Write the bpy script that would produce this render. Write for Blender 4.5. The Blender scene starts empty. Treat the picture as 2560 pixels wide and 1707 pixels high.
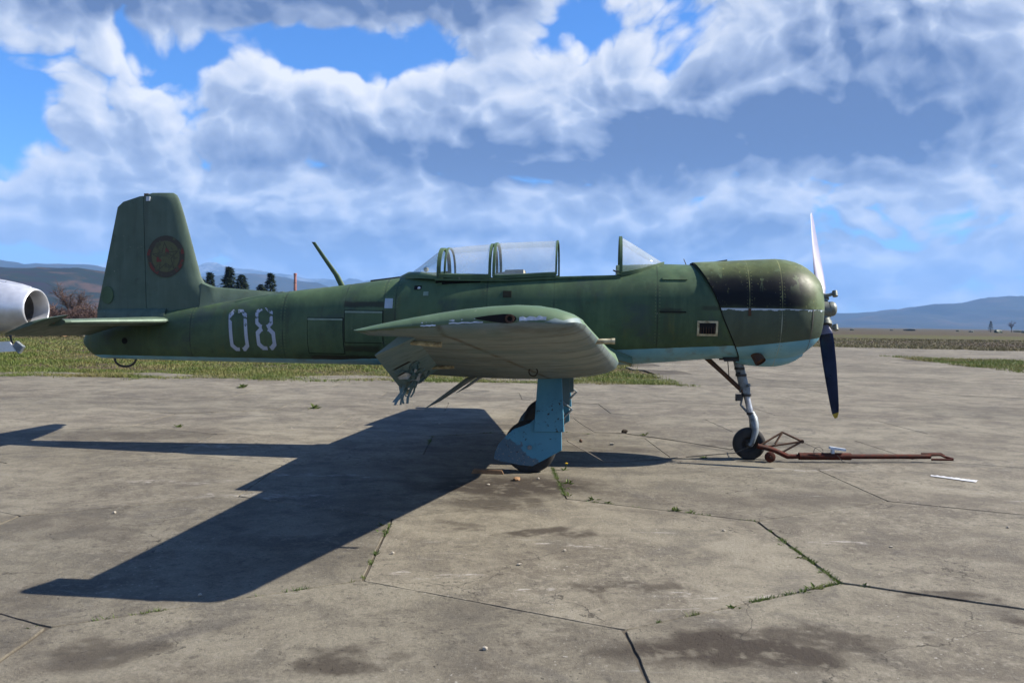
import bpy, bmesh, math, random
from mathutils import Vector, Matrix, noise as mnoise

rad = math.radians
S = bpy.context.scene
COL = S.collection
random.seed(8)

# ------------------------------------------------------------------ camera
cam_d = bpy.data.cameras.new("camera")
cam = bpy.data.objects.new("camera", cam_d)
COL.objects.link(cam)
cam.location = (0.0, -9.75, 1.437)
cam.rotation_mode = 'XYZ'
cam_d.sensor_width = 36.0
cam_d.lens = 2207.0 / 2560.0 * 36.0
cam_d.clip_end = 40000.0
cam_d.clip_start = 0.05
_pitch, _roll = math.atan(47.3 / 2207.0), rad(0.776)
cam.rotation_euler = (Matrix.Rotation(rad(90) - _pitch, 4, 'X') @ Matrix.Rotation(_roll, 4, 'Z')).to_euler()
cam_d.dof.use_dof = True
cam_d.dof.focus_distance = 8.3
cam_d.dof.aperture_fstop = 4.5
S.camera = cam

# ------------------------------------------------------------------ light
SUN_AZ, SUN_EL = 3.7, 39.0          # degrees from +X towards +Y, and above the horizon
sun_d = bpy.data.lights.new("sun", 'SUN')
sun_d.energy = 5.0
sun_d.angle = rad(0.53)
sun_d.color = (1.0, 0.93, 0.82)
sun = bpy.data.objects.new("sun", sun_d)
COL.objects.link(sun)
_sv = Vector((math.cos(rad(SUN_EL)) * math.cos(rad(SUN_AZ)), math.cos(rad(SUN_EL)) * math.sin(rad(SUN_AZ)), math.sin(rad(SUN_EL))))
sun.rotation_euler = _sv.to_track_quat('Z', 'Y').to_euler()
sun.location = _sv * 60

S.view_settings.view_transform = 'Standard'
S.view_settings.look = 'None'
S.view_settings.exposure = 1.3
S.view_settings.gamma = 1.0
S.cycles.max_bounces = 7
S.cycles.diffuse_bounces = 3
S.cycles.glossy_bounces = 3
S.cycles.transparent_max_bounces = 16
S.cycles.volume_bounces = 0
S.cycles.use_denoising = True
S.cycles.caustics_reflective = False
S.cycles.caustics_refractive = False

# ------------------------------------------------------------------ node helpers
class NT:
    def __init__(s, tree):
        s.t = tree; s.n = tree.nodes; s.l = tree.links
    def new(s, kind, **kw):
        nd = s.n.new(kind)
        for k, v in kw.items(): setattr(nd, k, v)
        return nd
    def put(s, sock, v):
        if v is None: return
        if hasattr(v, 'is_output') or isinstance(v, bpy.types.NodeSocket): s.l.new(v, sock)
        else:
            if isinstance(v, (tuple, list)) and sock.type == 'RGBA' and len(v) == 3: v = (*v, 1.0)
            sock.default_value = v
    def math(s, op, a, b=None, c=None, clamp=False):
        nd = s.new('ShaderNodeMath', operation=op, use_clamp=clamp)
        s.put(nd.inputs[0], a); s.put(nd.inputs[1], b); s.put(nd.inputs[2], c)
        return nd.outputs[0]
    def vmath(s, op, a, b=None, c=None):
        nd = s.new('ShaderNodeVectorMath', operation=op)
        s.put(nd.inputs[0], a); s.put(nd.inputs[1], b); s.put(nd.inputs[2], c)
        return nd.outputs['Value'] if op in ('LENGTH', 'DOT_PRODUCT', 'DISTANCE') else nd.outputs['Vector']
    def mix(s, fac, a, b, blend='MIX'):
        nd = s.new('ShaderNodeMix', data_type='RGBA', blend_type=blend)
        s.put(nd.inputs[0], fac); s.put(nd.inputs[6], a); s.put(nd.inputs[7], b)
        return nd.outputs[2]
    def ramp(s, v, lo, hi, a=0.0, b=1.0, smooth=True):
        nd = s.new('ShaderNodeMapRange', interpolation_type='SMOOTHSTEP' if smooth else 'LINEAR')
        s.put(nd.inputs[0], v); s.put(nd.inputs[1], lo); s.put(nd.inputs[2], hi); s.put(nd.inputs[3], a); s.put(nd.inputs[4], b)
        return nd.outputs[0]
    dim = '3D'
    def noise(s, vec, scale, detail=4.0, rough=0.55, dist=0.0):
        nd = s.new('ShaderNodeTexNoise', noise_dimensions=s.dim)
        s.put(nd.inputs['Vector'], vec); s.put(nd.inputs['Scale'], scale); s.put(nd.inputs['Detail'], detail)
        s.put(nd.inputs['Roughness'], rough); s.put(nd.inputs['Distortion'], dist)
        return nd.outputs['Fac']
    def voro(s, vec, scale, feature='F1', rnd=1.0):
        nd = s.new('ShaderNodeTexVoronoi', feature=feature, voronoi_dimensions=s.dim)
        s.put(nd.inputs['Vector'], vec); s.put(nd.inputs['Scale'], scale); s.put(nd.inputs['Randomness'], rnd)
        return nd
    def sep(s, v):
        nd = s.new('ShaderNodeSeparateXYZ'); s.put(nd.inputs[0], v); return nd.outputs
    def comb(s, x, y, z):
        nd = s.new('ShaderNodeCombineXYZ')
        s.put(nd.inputs[0], x); s.put(nd.inputs[1], y); s.put(nd.inputs[2], z); return nd.outputs[0]

MATS = {}
def material(name):
    m = bpy.data.materials.new(name); m.use_nodes = True
    t = NT(m.node_tree); t.n.clear()
    out = t.new('ShaderNodeOutputMaterial'); b = t.new('ShaderNodeBsdfPrincipled')
    t.l.new(b.outputs[0], out.inputs[0])
    MATS[name] = m
    return m, t, b, out
def bump(t, b, height, strength=0.3, dist=0.01):
    nd = t.new('ShaderNodeBump'); t.put(nd.inputs['Strength'], strength); t.put(nd.inputs['Distance'], dist)
    t.put(nd.inputs['Height'], height); t.l.new(nd.outputs[0], b.inputs['Normal'])

# ------------------------------------------------------------------ sky
def build_world():
    w = bpy.data.worlds.new("World"); S.world = w; w.use_nodes = True
    t = NT(w.node_tree); t.n.clear()
    out = t.new('ShaderNodeOutputWorld'); bg = t.new('ShaderNodeBackground')
    t.l.new(bg.outputs[0], out.inputs[0])
    sky = t.new('ShaderNodeTexSky'); sky.sky_type = 'NISHITA'; sky.sun_disc = False
    sky.sun_elevation = rad(SUN_EL); sky.sun_rotation = rad(90 - SUN_AZ)
    sky.air_density = 1.0; sky.dust_density = 0.3; sky.ozone_density = 2.0; sky.altitude = 50
    geo = t.new('ShaderNodeTexCoord')
    d = geo.outputs['Generated']
    x, y, z = t.sep(d)[:3]
    az = t.math('ARCTAN2', x, y)                       # 0 straight along +Y
    el = t.math('ARCSINE', z)
    p = t.comb(az, el, 0.0)
    warp0 = t.new('ShaderNodeTexNoise', noise_dimensions='2D'); t.put(warp0.inputs['Vector'], p); warp0.inputs['Scale'].default_value = 9.0; warp0.inputs['Detail'].default_value = 3.0
    # ---- cloud density as a node group so that it can be sampled twice (for relief lighting)
    g = bpy.data.node_groups.new('cloud_density', 'ShaderNodeTree')
    g.interface.new_socket('Vector', in_out='INPUT', socket_type='NodeSocketVector')
    g.interface.new_socket('Density', in_out='OUTPUT', socket_type='NodeSocketFloat')
    gi = g.nodes.new('NodeGroupInput'); go = g.nodes.new('NodeGroupOutput'); gt = NT(g); gt.dim = '2D'
    v = gi.outputs[0]
    gx, gy, _ = gt.sep(v)[:3]
    # clouds get flatter towards the horizon
    ey = gt.math('MAXIMUM', gy, 0.0)
    fy = gt.math('MULTIPLY_ADD', gt.math('LOGARITHM', gt.math('ADD', ey, 0.03), 2.718), 0.09, ey)
    q = gt.comb(gt.math('MULTIPLY', gx, 1.0), fy, 0.37)
    wn = gt.new('ShaderNodeTexNoise', noise_dimensions='2D'); gt.put(wn.inputs['Vector'], q); wn.inputs['Scale'].default_value = 5.0; wn.inputs['Detail'].default_value = 3.0
    warp = gt.vmath('MULTIPLY_ADD', gt.vmath('SUBTRACT', wn.outputs['Color'], (0.5, 0.5, 0.5)), (0.10, 0.10, 0.0), q)
    n1 = gt.noise(warp, 6.0, 8.0, 0.53)
    vv = gt.voro(warp, 12.0, 'F1')
    vb = gt.math('SUBTRACT', 0.35, gt.math('POWER', vv.outputs['Distance'], 2.0))
    vv3 = gt.voro(warp, 74.0, 'F1')
    vb3 = gt.math('SUBTRACT', 0.35, gt.math('POWER', vv3.outputs['Distance'], 2.0))
    vv2 = gt.voro(warp, 31.0, 'F1')
    vb2 = gt.math('SUBTRACT', 0.35, gt.math('POWER', vv2.outputs['Distance'], 2.0))
    n2 = gt.noise(q, 34.0, 4.0, 0.55)
    dens = gt.math('MULTIPLY', gt.math('SUBTRACT', n1, 0.5), 1.6)
    dens = gt.math('ADD', dens, gt.math('MULTIPLY', vb, 0.70))
    dens = gt.math('ADD', dens, gt.math('MULTIPLY', vb2, 0.42))
    dens = gt.math('ADD', dens, gt.math('MULTIPLY', vb3, 0.13))
    dens = gt.math('ADD', dens, gt.math('MULTIPLY', gt.math('SUBTRACT', n2, 0.5), 0.20))
    dens = gt.math('SUBTRACT', dens, gt.ramp(gy, 0.38, 0.95, 0.0, 0.40))
    vw = gt.vmath('MULTIPLY_ADD', gt.vmath('SUBTRACT', wn.outputs['Color'], (0.5, 0.5, 0.5)), (0.07, 0.05, 0.0), v)
    for (ca, ce, ra, re, wt) in CLOUD_MASSES:
        dv = gt.vmath('MULTIPLY', gt.vmath('SUBTRACT', vw, (ca, ce, 0.0)), (1.0 / ra, 1.0 / re, 0.0))
        dens = gt.math('ADD', dens, gt.ramp(gt.vmath('LENGTH', dv), 0.0, 1.0, wt, 0.0))
    g.links.new(dens, go.inputs[0])
    def density(vec):
        nd = t.new('ShaderNodeGroup'); nd.node_tree = g; t.put(nd.inputs[0], vec); return nd.outputs[0]
    d0 = density(p)
    d1 = density(t.vmath('ADD', p, (0.011, 0.013, 0.0)))
    cover = t.ramp(d0, 0.04, 0.36)
    up = t.ramp(el, -0.005, 0.03)
    relief = t.math('SUBTRACT', d0, d1)
    thick = t.ramp(d0, 0.10, 1.05)
    # darker, thicker bellies
    bel = None
    pw = t.vmath('MULTIPLY_ADD', t.vmath('SUBTRACT', warp0.outputs['Color'], (0.5, 0.5, 0.5)), (0.16, 0.08, 0.0), p)
    for (ca, ce, ra, re, wt) in CLOUD_BELLIES:
        dv = t.vmath('MULTIPLY', t.vmath('SUBTRACT', pw, (ca, ce, 0.0)), (1.0 / ra, 1.0 / re, 0.0))
        r = t.ramp(t.vmath('LENGTH', dv), 0.0, 1.0, wt, 0.0)
        bel = r if bel is None else t.math('ADD', bel, r)
    shade = t.math('ADD', t.math('MULTIPLY_ADD', thick, 0.38, 0.25), t.math('MULTIPLY', bel, t.ramp(warp0.outputs['Fac'], 0.25, 0.75, 0.45, 0.95)))
    shade = t.math('SUBTRACT', shade, t.math('MULTIPLY', relief, 0.85), clamp=True)
    ccol = t.mix(t.ramp(shade, 0.02, 0.50, 0, 1, False), (0.86, 0.87, 0.90), (0.45, 0.53, 0.69))
    ccol = t.mix(t.ramp(shade, 0.42, 0.95, 0, 1, False), ccol, (0.105, 0.165, 0.325))
    # far cloud near the horizon goes flat and blue
    low = t.ramp(el, 0.02, 0.20)
    ccol = t.mix(t.math('MULTIPLY', t.math('SUBTRACT', 1.0, low), 0.48), ccol, (0.36, 0.48, 0.72))
    skyc = t.mix(1.0, sky.outputs[0], (SKY_GAIN * 0.45, SKY_GAIN * 0.95, SKY_GAIN * 1.62), 'MULTIPLY')
    skyc = t.mix(t.ramp(el, 0.0, 0.14, 0.85, 0.0), skyc, tuple(c * CLOUD_GAIN / SKY_STRENGTH for c in (0.33, 0.47, 0.70)))
    ccol = t.vmath('SCALE', ccol); ccol.node.inputs['Scale'].default_value = CLOUD_GAIN / SKY_STRENGTH
    total = t.mix(t.math('MULTIPLY', t.math('MULTIPLY', cover, up), 0.97), skyc, ccol)
    t.l.new(total, bg.inputs[0])
    bg.inputs[1].default_value = SKY_STRENGTH
    w.cycles.sampling_method = 'NONE'

SKY_GAIN = 0.48
SKY_STRENGTH = 0.1
CLOUD_GAIN = 0.46
# azimuth, elevation, half-widths (radians) and weight of the big cloud masses and of the gaps between them
CLOUD_MASSES = [
    (-0.450, 0.325, 0.25, 0.085, 0.90), (-0.120, 0.355, 0.32, 0.075, 1.05), (-0.200, 0.280, 0.25, 0.042, -0.60),
    (0.061, 0.325, 0.10, 0.030, -0.35), (-0.540, 0.190, 0.10, 0.115, -0.55), (-0.352, 0.205, 0.24, 0.095, 0.60),
    (-0.111, 0.222, 0.26, 0.095, 0.65), (0.159, 0.238, 0.28, 0.125, 0.80), (0.420, 0.225, 0.32, 0.130, 0.85),
    (0.407, 0.320, 0.26, 0.085, 0.70), (0.061, 0.095, 0.75, 0.075, 0.75), (-0.343, 0.125, 0.30, 0.060, 0.55),
    (0.520, 0.045, 0.15, 0.025, -0.35), (-0.510, 0.055, 0.14, 0.035, -0.55), (0.10, 0.045, 0.8, 0.06, 0.60), (0.05, 0.17, 0.30, 0.05, 0.45)]
CLOUD_BELLIES = [
    (0.330, 0.222, 0.32, 0.080, 0.80), (0.02, 0.172, 0.34, 0.070, 0.62), (-0.160, 0.362, 0.28, 0.060, 0.75),
    (-0.450, 0.340, 0.20, 0.060, 0.70), (-0.277, 0.068, 0.26, 0.050, 0.40), (0.343, 0.088, 0.34, 0.035, 0.40), (0.15, 0.20, 0.16, 0.05, 0.25), (-0.30, 0.16, 0.2, 0.05, 0.25), (0.1, 0.085, 0.6, 0.035, 0.35), (0.25, 0.03, 0.5, 0.03, 0.2)]
build_world()
# ------------------------------------------------------------------ mesh helpers
def mesh(name, verts, faces, mat=None, parent=None, smooth=None, mats=None, fmat=None):
    me = bpy.data.meshes.new(name)
    me.from_pydata([tuple(v) for v in verts], [], faces)
    me.update()
    for m in (mats or ([mat] if mat else [])):
        me.materials.append(MATS[m] if isinstance(m, str) else m)
    if fmat:
        for i, pl in enumerate(me.polygons): pl.material_index = fmat(pl) if callable(fmat) else fmat[i]
    if smooth is not None:
        me.polygons.foreach_set('use_smooth', [True] * len(me.polygons))
        me.set_sharp_from_angle(angle=rad(smooth))
    o = bpy.data.objects.new(name, me)
    COL.objects.link(o)
    if parent: o.parent = parent
    return o

class MB:
    """collects geometry for one mesh"""
    def __init__(s): s.v = []; s.f = []; s.m = []; s.cur = 0
    def add(s, vs, fs):
        o = len(s.v); s.v += [tuple(p) for p in vs]
        for f in fs: s.f.append(tuple(i + o for i in f)); s.m.append(s.cur)
        return s
    def box(s, c, sz, rot=None):
        vs = [Vector((sx * sz[0] / 2, sy * sz[1] / 2, sz_ * sz[2] / 2)) for sx in (-1, 1) for sy in (-1, 1) for sz_ in (-1, 1)]
        if rot is not None: vs = [rot @ v for v in vs]
        vs = [v + Vector(c) for v in vs]
        return s.add(vs, [(0, 1, 3, 2), (4, 6, 7, 5), (0, 4, 5, 1), (2, 3, 7, 6), (0, 2, 6, 4), (1, 5, 7, 3)])
    def tube(s, pts, r, n=10, cap=True, flat=None):
        pts = [Vector(p) for p in pts]
        rs = r if isinstance(r, (list, tuple)) else [r] * len(pts)
        rings = []
        up = None
        for i, p in enumerate(pts):
            d = (pts[min(i + 1, len(pts) - 1)] - pts[max(i - 1, 0)])
            if d.length < 1e-9: d = Vector((0, 0, 1))
            d.normalize()
            if up is None:
                up = Vector((0, 0, 1)) if abs(d.z) < 0.9 else Vector((1, 0, 0))
            a = d.cross(up)
            if a.length < 1e-6: a = d.cross(Vector((0, 1, 0)))
            a.normalize(); b = a.cross(d).normalized(); up = b
            k = flat or 1.0
            rings.append([p + a * (rs[i] * math.cos(2 * math.pi * j / n)) + b * (rs[i] * k * math.sin(2 * math.pi * j / n)) for j in range(n)])
        vs = [v for ring in rings for v in ring]; fs = []
        for i in range(len(pts) - 1):
            for j in range(n):
                fs.append((i * n + j, i * n + (j + 1) % n, (i + 1) * n + (j + 1) % n, (i + 1) * n + j))
        if cap:
            fs.append(tuple(reversed(range(n)))); fs.append(tuple(range((len(pts) - 1) * n, len(pts) * n)))
        return s.add(vs, fs)
    def loft(s, rings, closed=True, cap0=True, cap1=True):
        n = len(rings[0]); vs = [v for r in rings for v in r]; fs = []
        for i in range(len(rings) - 1):
            for j in range(n if closed else n - 1):
                fs.append((i * n + j, i * n + (j + 1) % n, (i + 1) * n + (j + 1) % n, (i + 1) * n + j))
        if cap0: fs.append(tuple(reversed(range(n))))
        if cap1: fs.append(tuple(range((len(rings) - 1) * n, len(rings) * n)))
        return s.add(vs, fs)
    def lathe(s, prof, c=(0, 0, 0), axis='Y', n=28, cap=False, frame=None):
        # prof: list of (along, radius)
        rings = []
        for a, r in prof:
            ring = []
            for j in range(n):
                t = 2 * math.pi * j / n; u, v = r * math.cos(t), r * math.sin(t)
                p = {'X': (a, u, v), 'Y': (u, a, v), 'Z': (u, v, a)}[axis]
                p = Vector(p)
                if frame is not None: p = frame @ p
                ring.append(p + Vector(c))
            rings.append(ring)
        return s.loft(rings, True, cap, cap)
    def build(s, name, mat=None, parent=None, smooth=35, mats=None):
        o = mesh(name, s.v, s.f, mat, parent, smooth, mats, s.m if mats else None)
        bm = bmesh.new(); bm.from_mesh(o.data); bmesh.ops.recalc_face_normals(bm, faces=bm.faces); bm.to_mesh(o.data); bm.free()
        return o

def tag(o, label=None, cat=None, group=None, kind=None):
    if label: o['label'] = label
    if cat: o['category'] = cat
    if group: o['group'] = group
    if kind: o['kind'] = kind
    return o
def empty(name, loc=(0, 0, 0), rz=0.0):
    o = bpy.data.objects.new(name, None); COL.objects.link(o); o.location = loc; o.rotation_euler = (0, 0, rz)
    o.empty_display_size = 0.2
    return o
def extrude_poly(pts, off):
    """pts: list of Vector (planar polygon); prism along off"""
    n = len(pts); a = [Vector(p) for p in pts]; b = [p + Vector(off) for p in a]
    return a + b, [tuple(range(n)), tuple(reversed(range(n, 2 * n)))] + [(i, i + n, (i + 1) % n + n, (i + 1) % n) for i in range(n)]
def interp(tab, x):
    """monotone-ish cubic through (x, value) table"""
    if x <= tab[0][0]: return tab[0][1]
    if x >= tab[-1][0]: return tab[-1][1]
    for i in range(len(tab) - 1):
        if tab[i][0] <= x <= tab[i + 1][0]: break
    def sl(k):
        if k <= 0 or k >= len(tab) - 1:
            k0, k1 = (0, 1) if k <= 0 else (len(tab) - 2, len(tab) - 1)
            return (tab[k1][1] - tab[k0][1]) / (tab[k1][0] - tab[k0][0])
        s0 = (tab[k][1] - tab[k - 1][1]) / (tab[k][0] - tab[k - 1][0]); s1 = (tab[k + 1][1] - tab[k][1]) / (tab[k + 1][0] - tab[k][0])
        return 0.0 if s0 * s1 <= 0 else 2 * s0 * s1 / (s0 + s1)
    h = tab[i + 1][0] - tab[i][0]; t = (x - tab[i][0]) / h
    return ((2 * t**3 - 3 * t**2 + 1) * tab[i][1] + (t**3 - 2 * t**2 + t) * h * sl(i) + (-2 * t**3 + 3 * t**2) * tab[i + 1][1] + (t**3 - t**2) * h * sl(i + 1))
def fbm(x, y, z=0.0, oct=4):
    return mnoise.fractal(Vector((x, y, z)), 1.0, 2.0, oct)

# ------------------------------------------------------------------ materials: ground
def mat_concrete():
    m, t, b, out = material('concrete')
    t.dim = '2D'; g = t.new('ShaderNodeNewGeometry'); P = g.outputs['Position']
    oi = t.new('ShaderNodeObjectInfo'); rnd = oi.outputs['Random']
    big = t.noise(P, 0.55, 8.0, 0.66, 0.5)
    med = t.noise(P, 2.3, 9.0, 0.72, 0.3)
    fine = t.noise(P, 48.0, 5.0, 0.75)
    grit = t.noise(P, 220.0, 2.0, 0.6)
    col = t.mix(t.ramp(big, 0.32, 0.68), (0.130, 0.113, 0.090), (0.221, 0.201, 0.159))
    col = t.mix(t.math('MULTIPLY', t.ramp(med, 0.42, 0.72), 0.60), col, (0.260, 0.241, 0.197))
    col = t.mix(t.math('MULTIPLY', t.ramp(med, 0.56, 0.30), 0.65), col, (0.106, 0.097, 0.083))
    # grey washed areas and dust drifts
    w2 = t.noise(t.vmath('ADD', P, (31.0, 7.0, 0.0)), 0.9, 6.0, 0.65, 1.2)
    col = t.mix(t.math('MULTIPLY', t.ramp(w2, 0.58, 0.70), 0.55), col, (0.100, 0.092, 0.083))
    # grain
    col = t.mix(0.9, col, t.mix(fine, (0.34, 0.34, 0.34), (1.62, 1.61, 1.58)), 'MULTIPLY')
    col = t.mix(0.75, col, t.mix(grit, (0.45, 0.45, 0.45), (1.55, 1.55, 1.54)), 'MULTIPLY')
    # mottled surface, pale aggregate flecks and dark pits
    mot = t.noise(t.vmath('ADD', P, (5.0, 3.0, 0.0)), 14.0, 5.0, 0.75)
    col = t.mix(t.math('MULTIPLY', t.ramp(mot, 0.54, 0.66), t.ramp(t.noise(P, 1.1, 3.0), 0.40, 0.62, 0.15, 0.75)), col, (0.255, 0.232, 0.190))
    col = t.mix(t.math('MULTIPLY', t.ramp(mot, 0.44, 0.34), t.ramp(t.noise(t.vmath('ADD', P, (9.0, 1.0, 0.0)), 1.0, 3.0), 0.42, 0.62, 0.10, 0.7)), col, (0.070, 0.062, 0.052))
    fk = t.noise(P, 42.0, 2.0, 0.5); fl = t.math('MULTIPLY', t.ramp(fk, 0.70, 0.76), t.ramp(t.noise(P, 1.7, 3.0), 0.46, 0.66))
    col = t.mix(t.math('MULTIPLY', fl, 0.85), col, (0.40, 0.385, 0.35))
    pk = t.noise(t.vmath('ADD', P, (3.0, 9.0, 0.0)), 38.0, 2.0, 0.5); pit = t.math('MULTIPLY', t.ramp(pk, 0.70, 0.76), t.ramp(t.noise(P, 2.9, 3.0), 0.46, 0.64))
    col = t.mix(t.math('MULTIPLY', pit, 0.8), col, (0.04, 0.036, 0.03))
    # scraped pale streaks, roughly along the taxi direction
    sp = t.vmath('MULTIPLY', P, (1.4, 9.0, 1.0))
    st = t.noise(sp, 1.1, 6.0, 0.7, 0.5)
    col = t.mix(t.math('MULTIPLY', t.ramp(st, 0.63, 0.74), t.ramp(t.noise(P, 0.8, 2.0), 0.48, 0.62)), col, (0.302, 0.294, 0.266))
    # oil and damp stains
    wq = t.new('ShaderNodeTexNoise', noise_dimensions='2D'); t.put(wq.inputs['Vector'], P); wq.inputs['Scale'].default_value = 2.6; wq.inputs['Detail'].default_value = 5.0
    PW = t.vmath('MULTIPLY_ADD', t.vmath('SUBTRACT', wq.outputs['Color'], (0.5, 0.5, 0.5)), (0.9, 0.5, 0.0), P)
    stain = None
    for (sx, sy, ra, rb, wt) in [(0.05, -2.0, 0.95, 0.65, 1.0), (-0.15, -2.75, 0.45, 0.40, 0.75), (0.28, -3.72, 0.42, 0.16, 0.9), (-0.35, -3.55, 0.16, 0.22, 0.6),
                                 (0.52, -5.02, 0.17, 0.16, 0.8), (0.78, -4.90, 0.18, 0.10, 0.7), (0.95, -5.85, 0.62, 0.30, 1.0), (1.45, -5.75, 0.5, 0.22, 0.8), (-0.75, -6.05, 0.3, 0.16, 0.85),
                                 (2.35, -5.0, 0.25, 0.13, 0.75), (2.75, -5.35, 0.42, 0.10, 0.9), (-1.75, -6.0, 0.22, 0.22, 0.6), (3.0, 0.9, 1.0, 0.35, 0.55), (1.1, 0.4, 0.7, 0.4, 0.4), (-0.3, 2.4, 1.2, 0.5, 0.5),
                                 (-4.8, 1.0, 1.4, 0.5, 0.35), (4.9, -3.2, 0.9, 0.3, 0.35)]:
        dv = t.vmath('MULTIPLY', t.vmath('SUBTRACT', PW, (sx, sy, 0.0)), (1 / ra, 1 / rb, 0.0))
        r = t.ramp(t.vmath('LENGTH', dv), 0.45, 1.05, wt, 0.0)
        stain = r if stain is None else t.math('MAXIMUM', stain, r)
    sf = t.math('MULTIPLY', stain, t.ramp(t.noise(P, 6.0, 5.0, 0.7), 0.26, 0.50))
    col = t.mix(t.math('MULTIPLY', sf, 0.97), col, (0.044, 0.034, 0.025))
    ck = t.voro(PW, 0.62, 'DISTANCE_TO_EDGE'); ck2 = t.voro(t.vmath('MULTIPLY_ADD', t.vmath('SUBTRACT', wq.outputs['Color'], (0.5, 0.5, 0.5)), (0.5, 0.5, 0.0), t.vmath('ADD', P, (17.0, 4.0, 0.0))), 1.1, 'DISTANCE_TO_EDGE')
    cm = t.math('MAXIMUM', t.math('MULTIPLY', t.ramp(ck.outputs['Distance'], 0.0045, 0.0015), t.ramp(t.noise(P, 0.7, 2.0), 0.50, 0.58)), t.math('MULTIPLY', t.ramp(ck2.outputs['Distance'], 0.0055, 0.002), t.ramp(t.noise(t.vmath('ADD', P, (2.0, 8.0, 0.0)), 0.6, 2.0), 0.56, 0.62)))
    col = t.mix(t.math('MULTIPLY', cm, 0.8), col, (0.035, 0.030, 0.024))
    scf = None      # pale scrapes
    for (sx, sy, ra, rb) in [(0.18, -5.02, 0.16, 0.05), (0.42, -4.05, 0.22, 0.07), (-2.0, -2.6, 0.9, 0.10), (-2.9, -2.0, 0.7, 0.10), (-1.8, -1.6, 0.8, 0.08), (-0.5, -4.75, 0.18, 0.05), (1.1, -5.05, 0.3, 0.05), (2.2, -3.9, 0.25, 0.06), (3.0, -0.9, 0.5, 0.08), (-3.4, 0.2, 0.6, 0.09)]:
        dv = t.vmath('MULTIPLY', t.vmath('SUBTRACT', PW, (sx, sy, 0.0)), (1 / ra, 1 / rb, 0.0))
        q_ = t.ramp(t.vmath('LENGTH', dv), 0.3, 1.1, 1.0, 0.0); scf = q_ if scf is None else t.math('MAXIMUM', scf, q_)
    col = t.mix(t.math('MULTIPLY', scf, t.ramp(t.noise(t.vmath('MULTIPLY', P, (6.0, 22.0, 1.0)), 1.3, 5.0, 0.7), 0.48, 0.62)), col, (0.36, 0.34, 0.31))
    # every slab cast a little differently
    vs = t.new('ShaderNodeCombineColor')
    col = t.mix(1.0, col, (0.93, 0.92, 0.885), 'MULTIPLY')
    k = t.ramp(rnd, 0, 1, 0.62, 0.86, False)
    for i in range(3): t.l.new(k, vs.inputs[i])
    col = t.mix(1.0, col, vs.outputs[0], 'MULTIPLY')
    t.put(b.inputs['Base Color'], col)
    t.put(b.inputs['Roughness'], 0.92); b.inputs['Specular IOR Level'].default_value = 0.25
    hgt = t.math('ADD', t.math('MULTIPLY', fine, 0.6), t.math('ADD', t.math('MULTIPLY', grit, 0.3), t.math('MULTIPLY', med, 1.2)))
    hgt = t.math('SUBTRACT', hgt, pit)
    bump(t, b, hgt, 0.75, 0.008)
mat_concrete()

def mat_simple(name, c, rough=0.6, metal=0.0, var=0.25, scale=6.0, spec=0.5, c2=None, bmp=0.0, coord='Object', stretch=(1, 1, 1)):
    m, t, b, out = material(name)
    tc = t.new('ShaderNodeTexCoord'); v = t.vmath('MULTIPLY', tc.outputs[coord], stretch)
    n = t.noise(v, scale, 6.0, 0.62, 0.3)
    c2 = c2 or tuple(x * (1 - var) for x in c)
    t.put(b.inputs['Base Color'], t.mix(t.ramp(n, 0.3, 0.7), c2, c))
    t.put(b.inputs['Roughness'], t.ramp(n, 0.2, 0.8, max(rough - 0.1, 0.05), min(rough + 0.1, 1.0), False)); b.inputs['Metallic'].default_value = metal
    b.inputs['Specular IOR Level'].default_value = spec
    if bmp: bump(t, b, n, bmp, 0.01)
    return m
mat_simple('joint_soil', (0.085, 0.072, 0.054), 0.95, 0, 0.5, 3.0, 0.2, bmp=0.5)

def mat_field():
    m, t, b, out = material('field_soil')
    t.dim = '2D'; g = t.new('ShaderNodeNewGeometry'); P = g.outputs['Position']
    n = t.noise(t.vmath('MULTIPLY', P, (0.10, 1.0, 1.0)), 0.045, 5.0, 0.6, 0.5); n2 = t.noise(P, 1.3, 6.0, 0.7); n3 = t.noise(t.vmath('MULTIPLY', P, (0.4, 1.0, 1.0)), 0.16, 4.0, 0.6)
    col = t.mix(t.ramp(n, 0.40, 0.50), (0.042, 0.028, 0.024), (0.062, 0.046, 0.028))
    col = t.mix(t.ramp(n, 0.53, 0.60), col, (0.069, 0.070, 0.021))
    col = t.mix(t.math('MULTIPLY', t.ramp(n3, 0.48, 0.64), 0.55), col, (0.073, 0.062, 0.031))
    col = t.mix(t.math('MULTIPLY', t.ramp(n2, 0.40, 0.66), 0.45), col, (0.034, 0.028, 0.015))
    t.put(b.inputs['Base Color'], col); b.inputs['Roughness'].default_value = 0.95; b.inputs['Specular IOR Level'].default_value = 0.1
    bump(t, b, n2, 0.6, 0.06)
mat_field()

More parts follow.
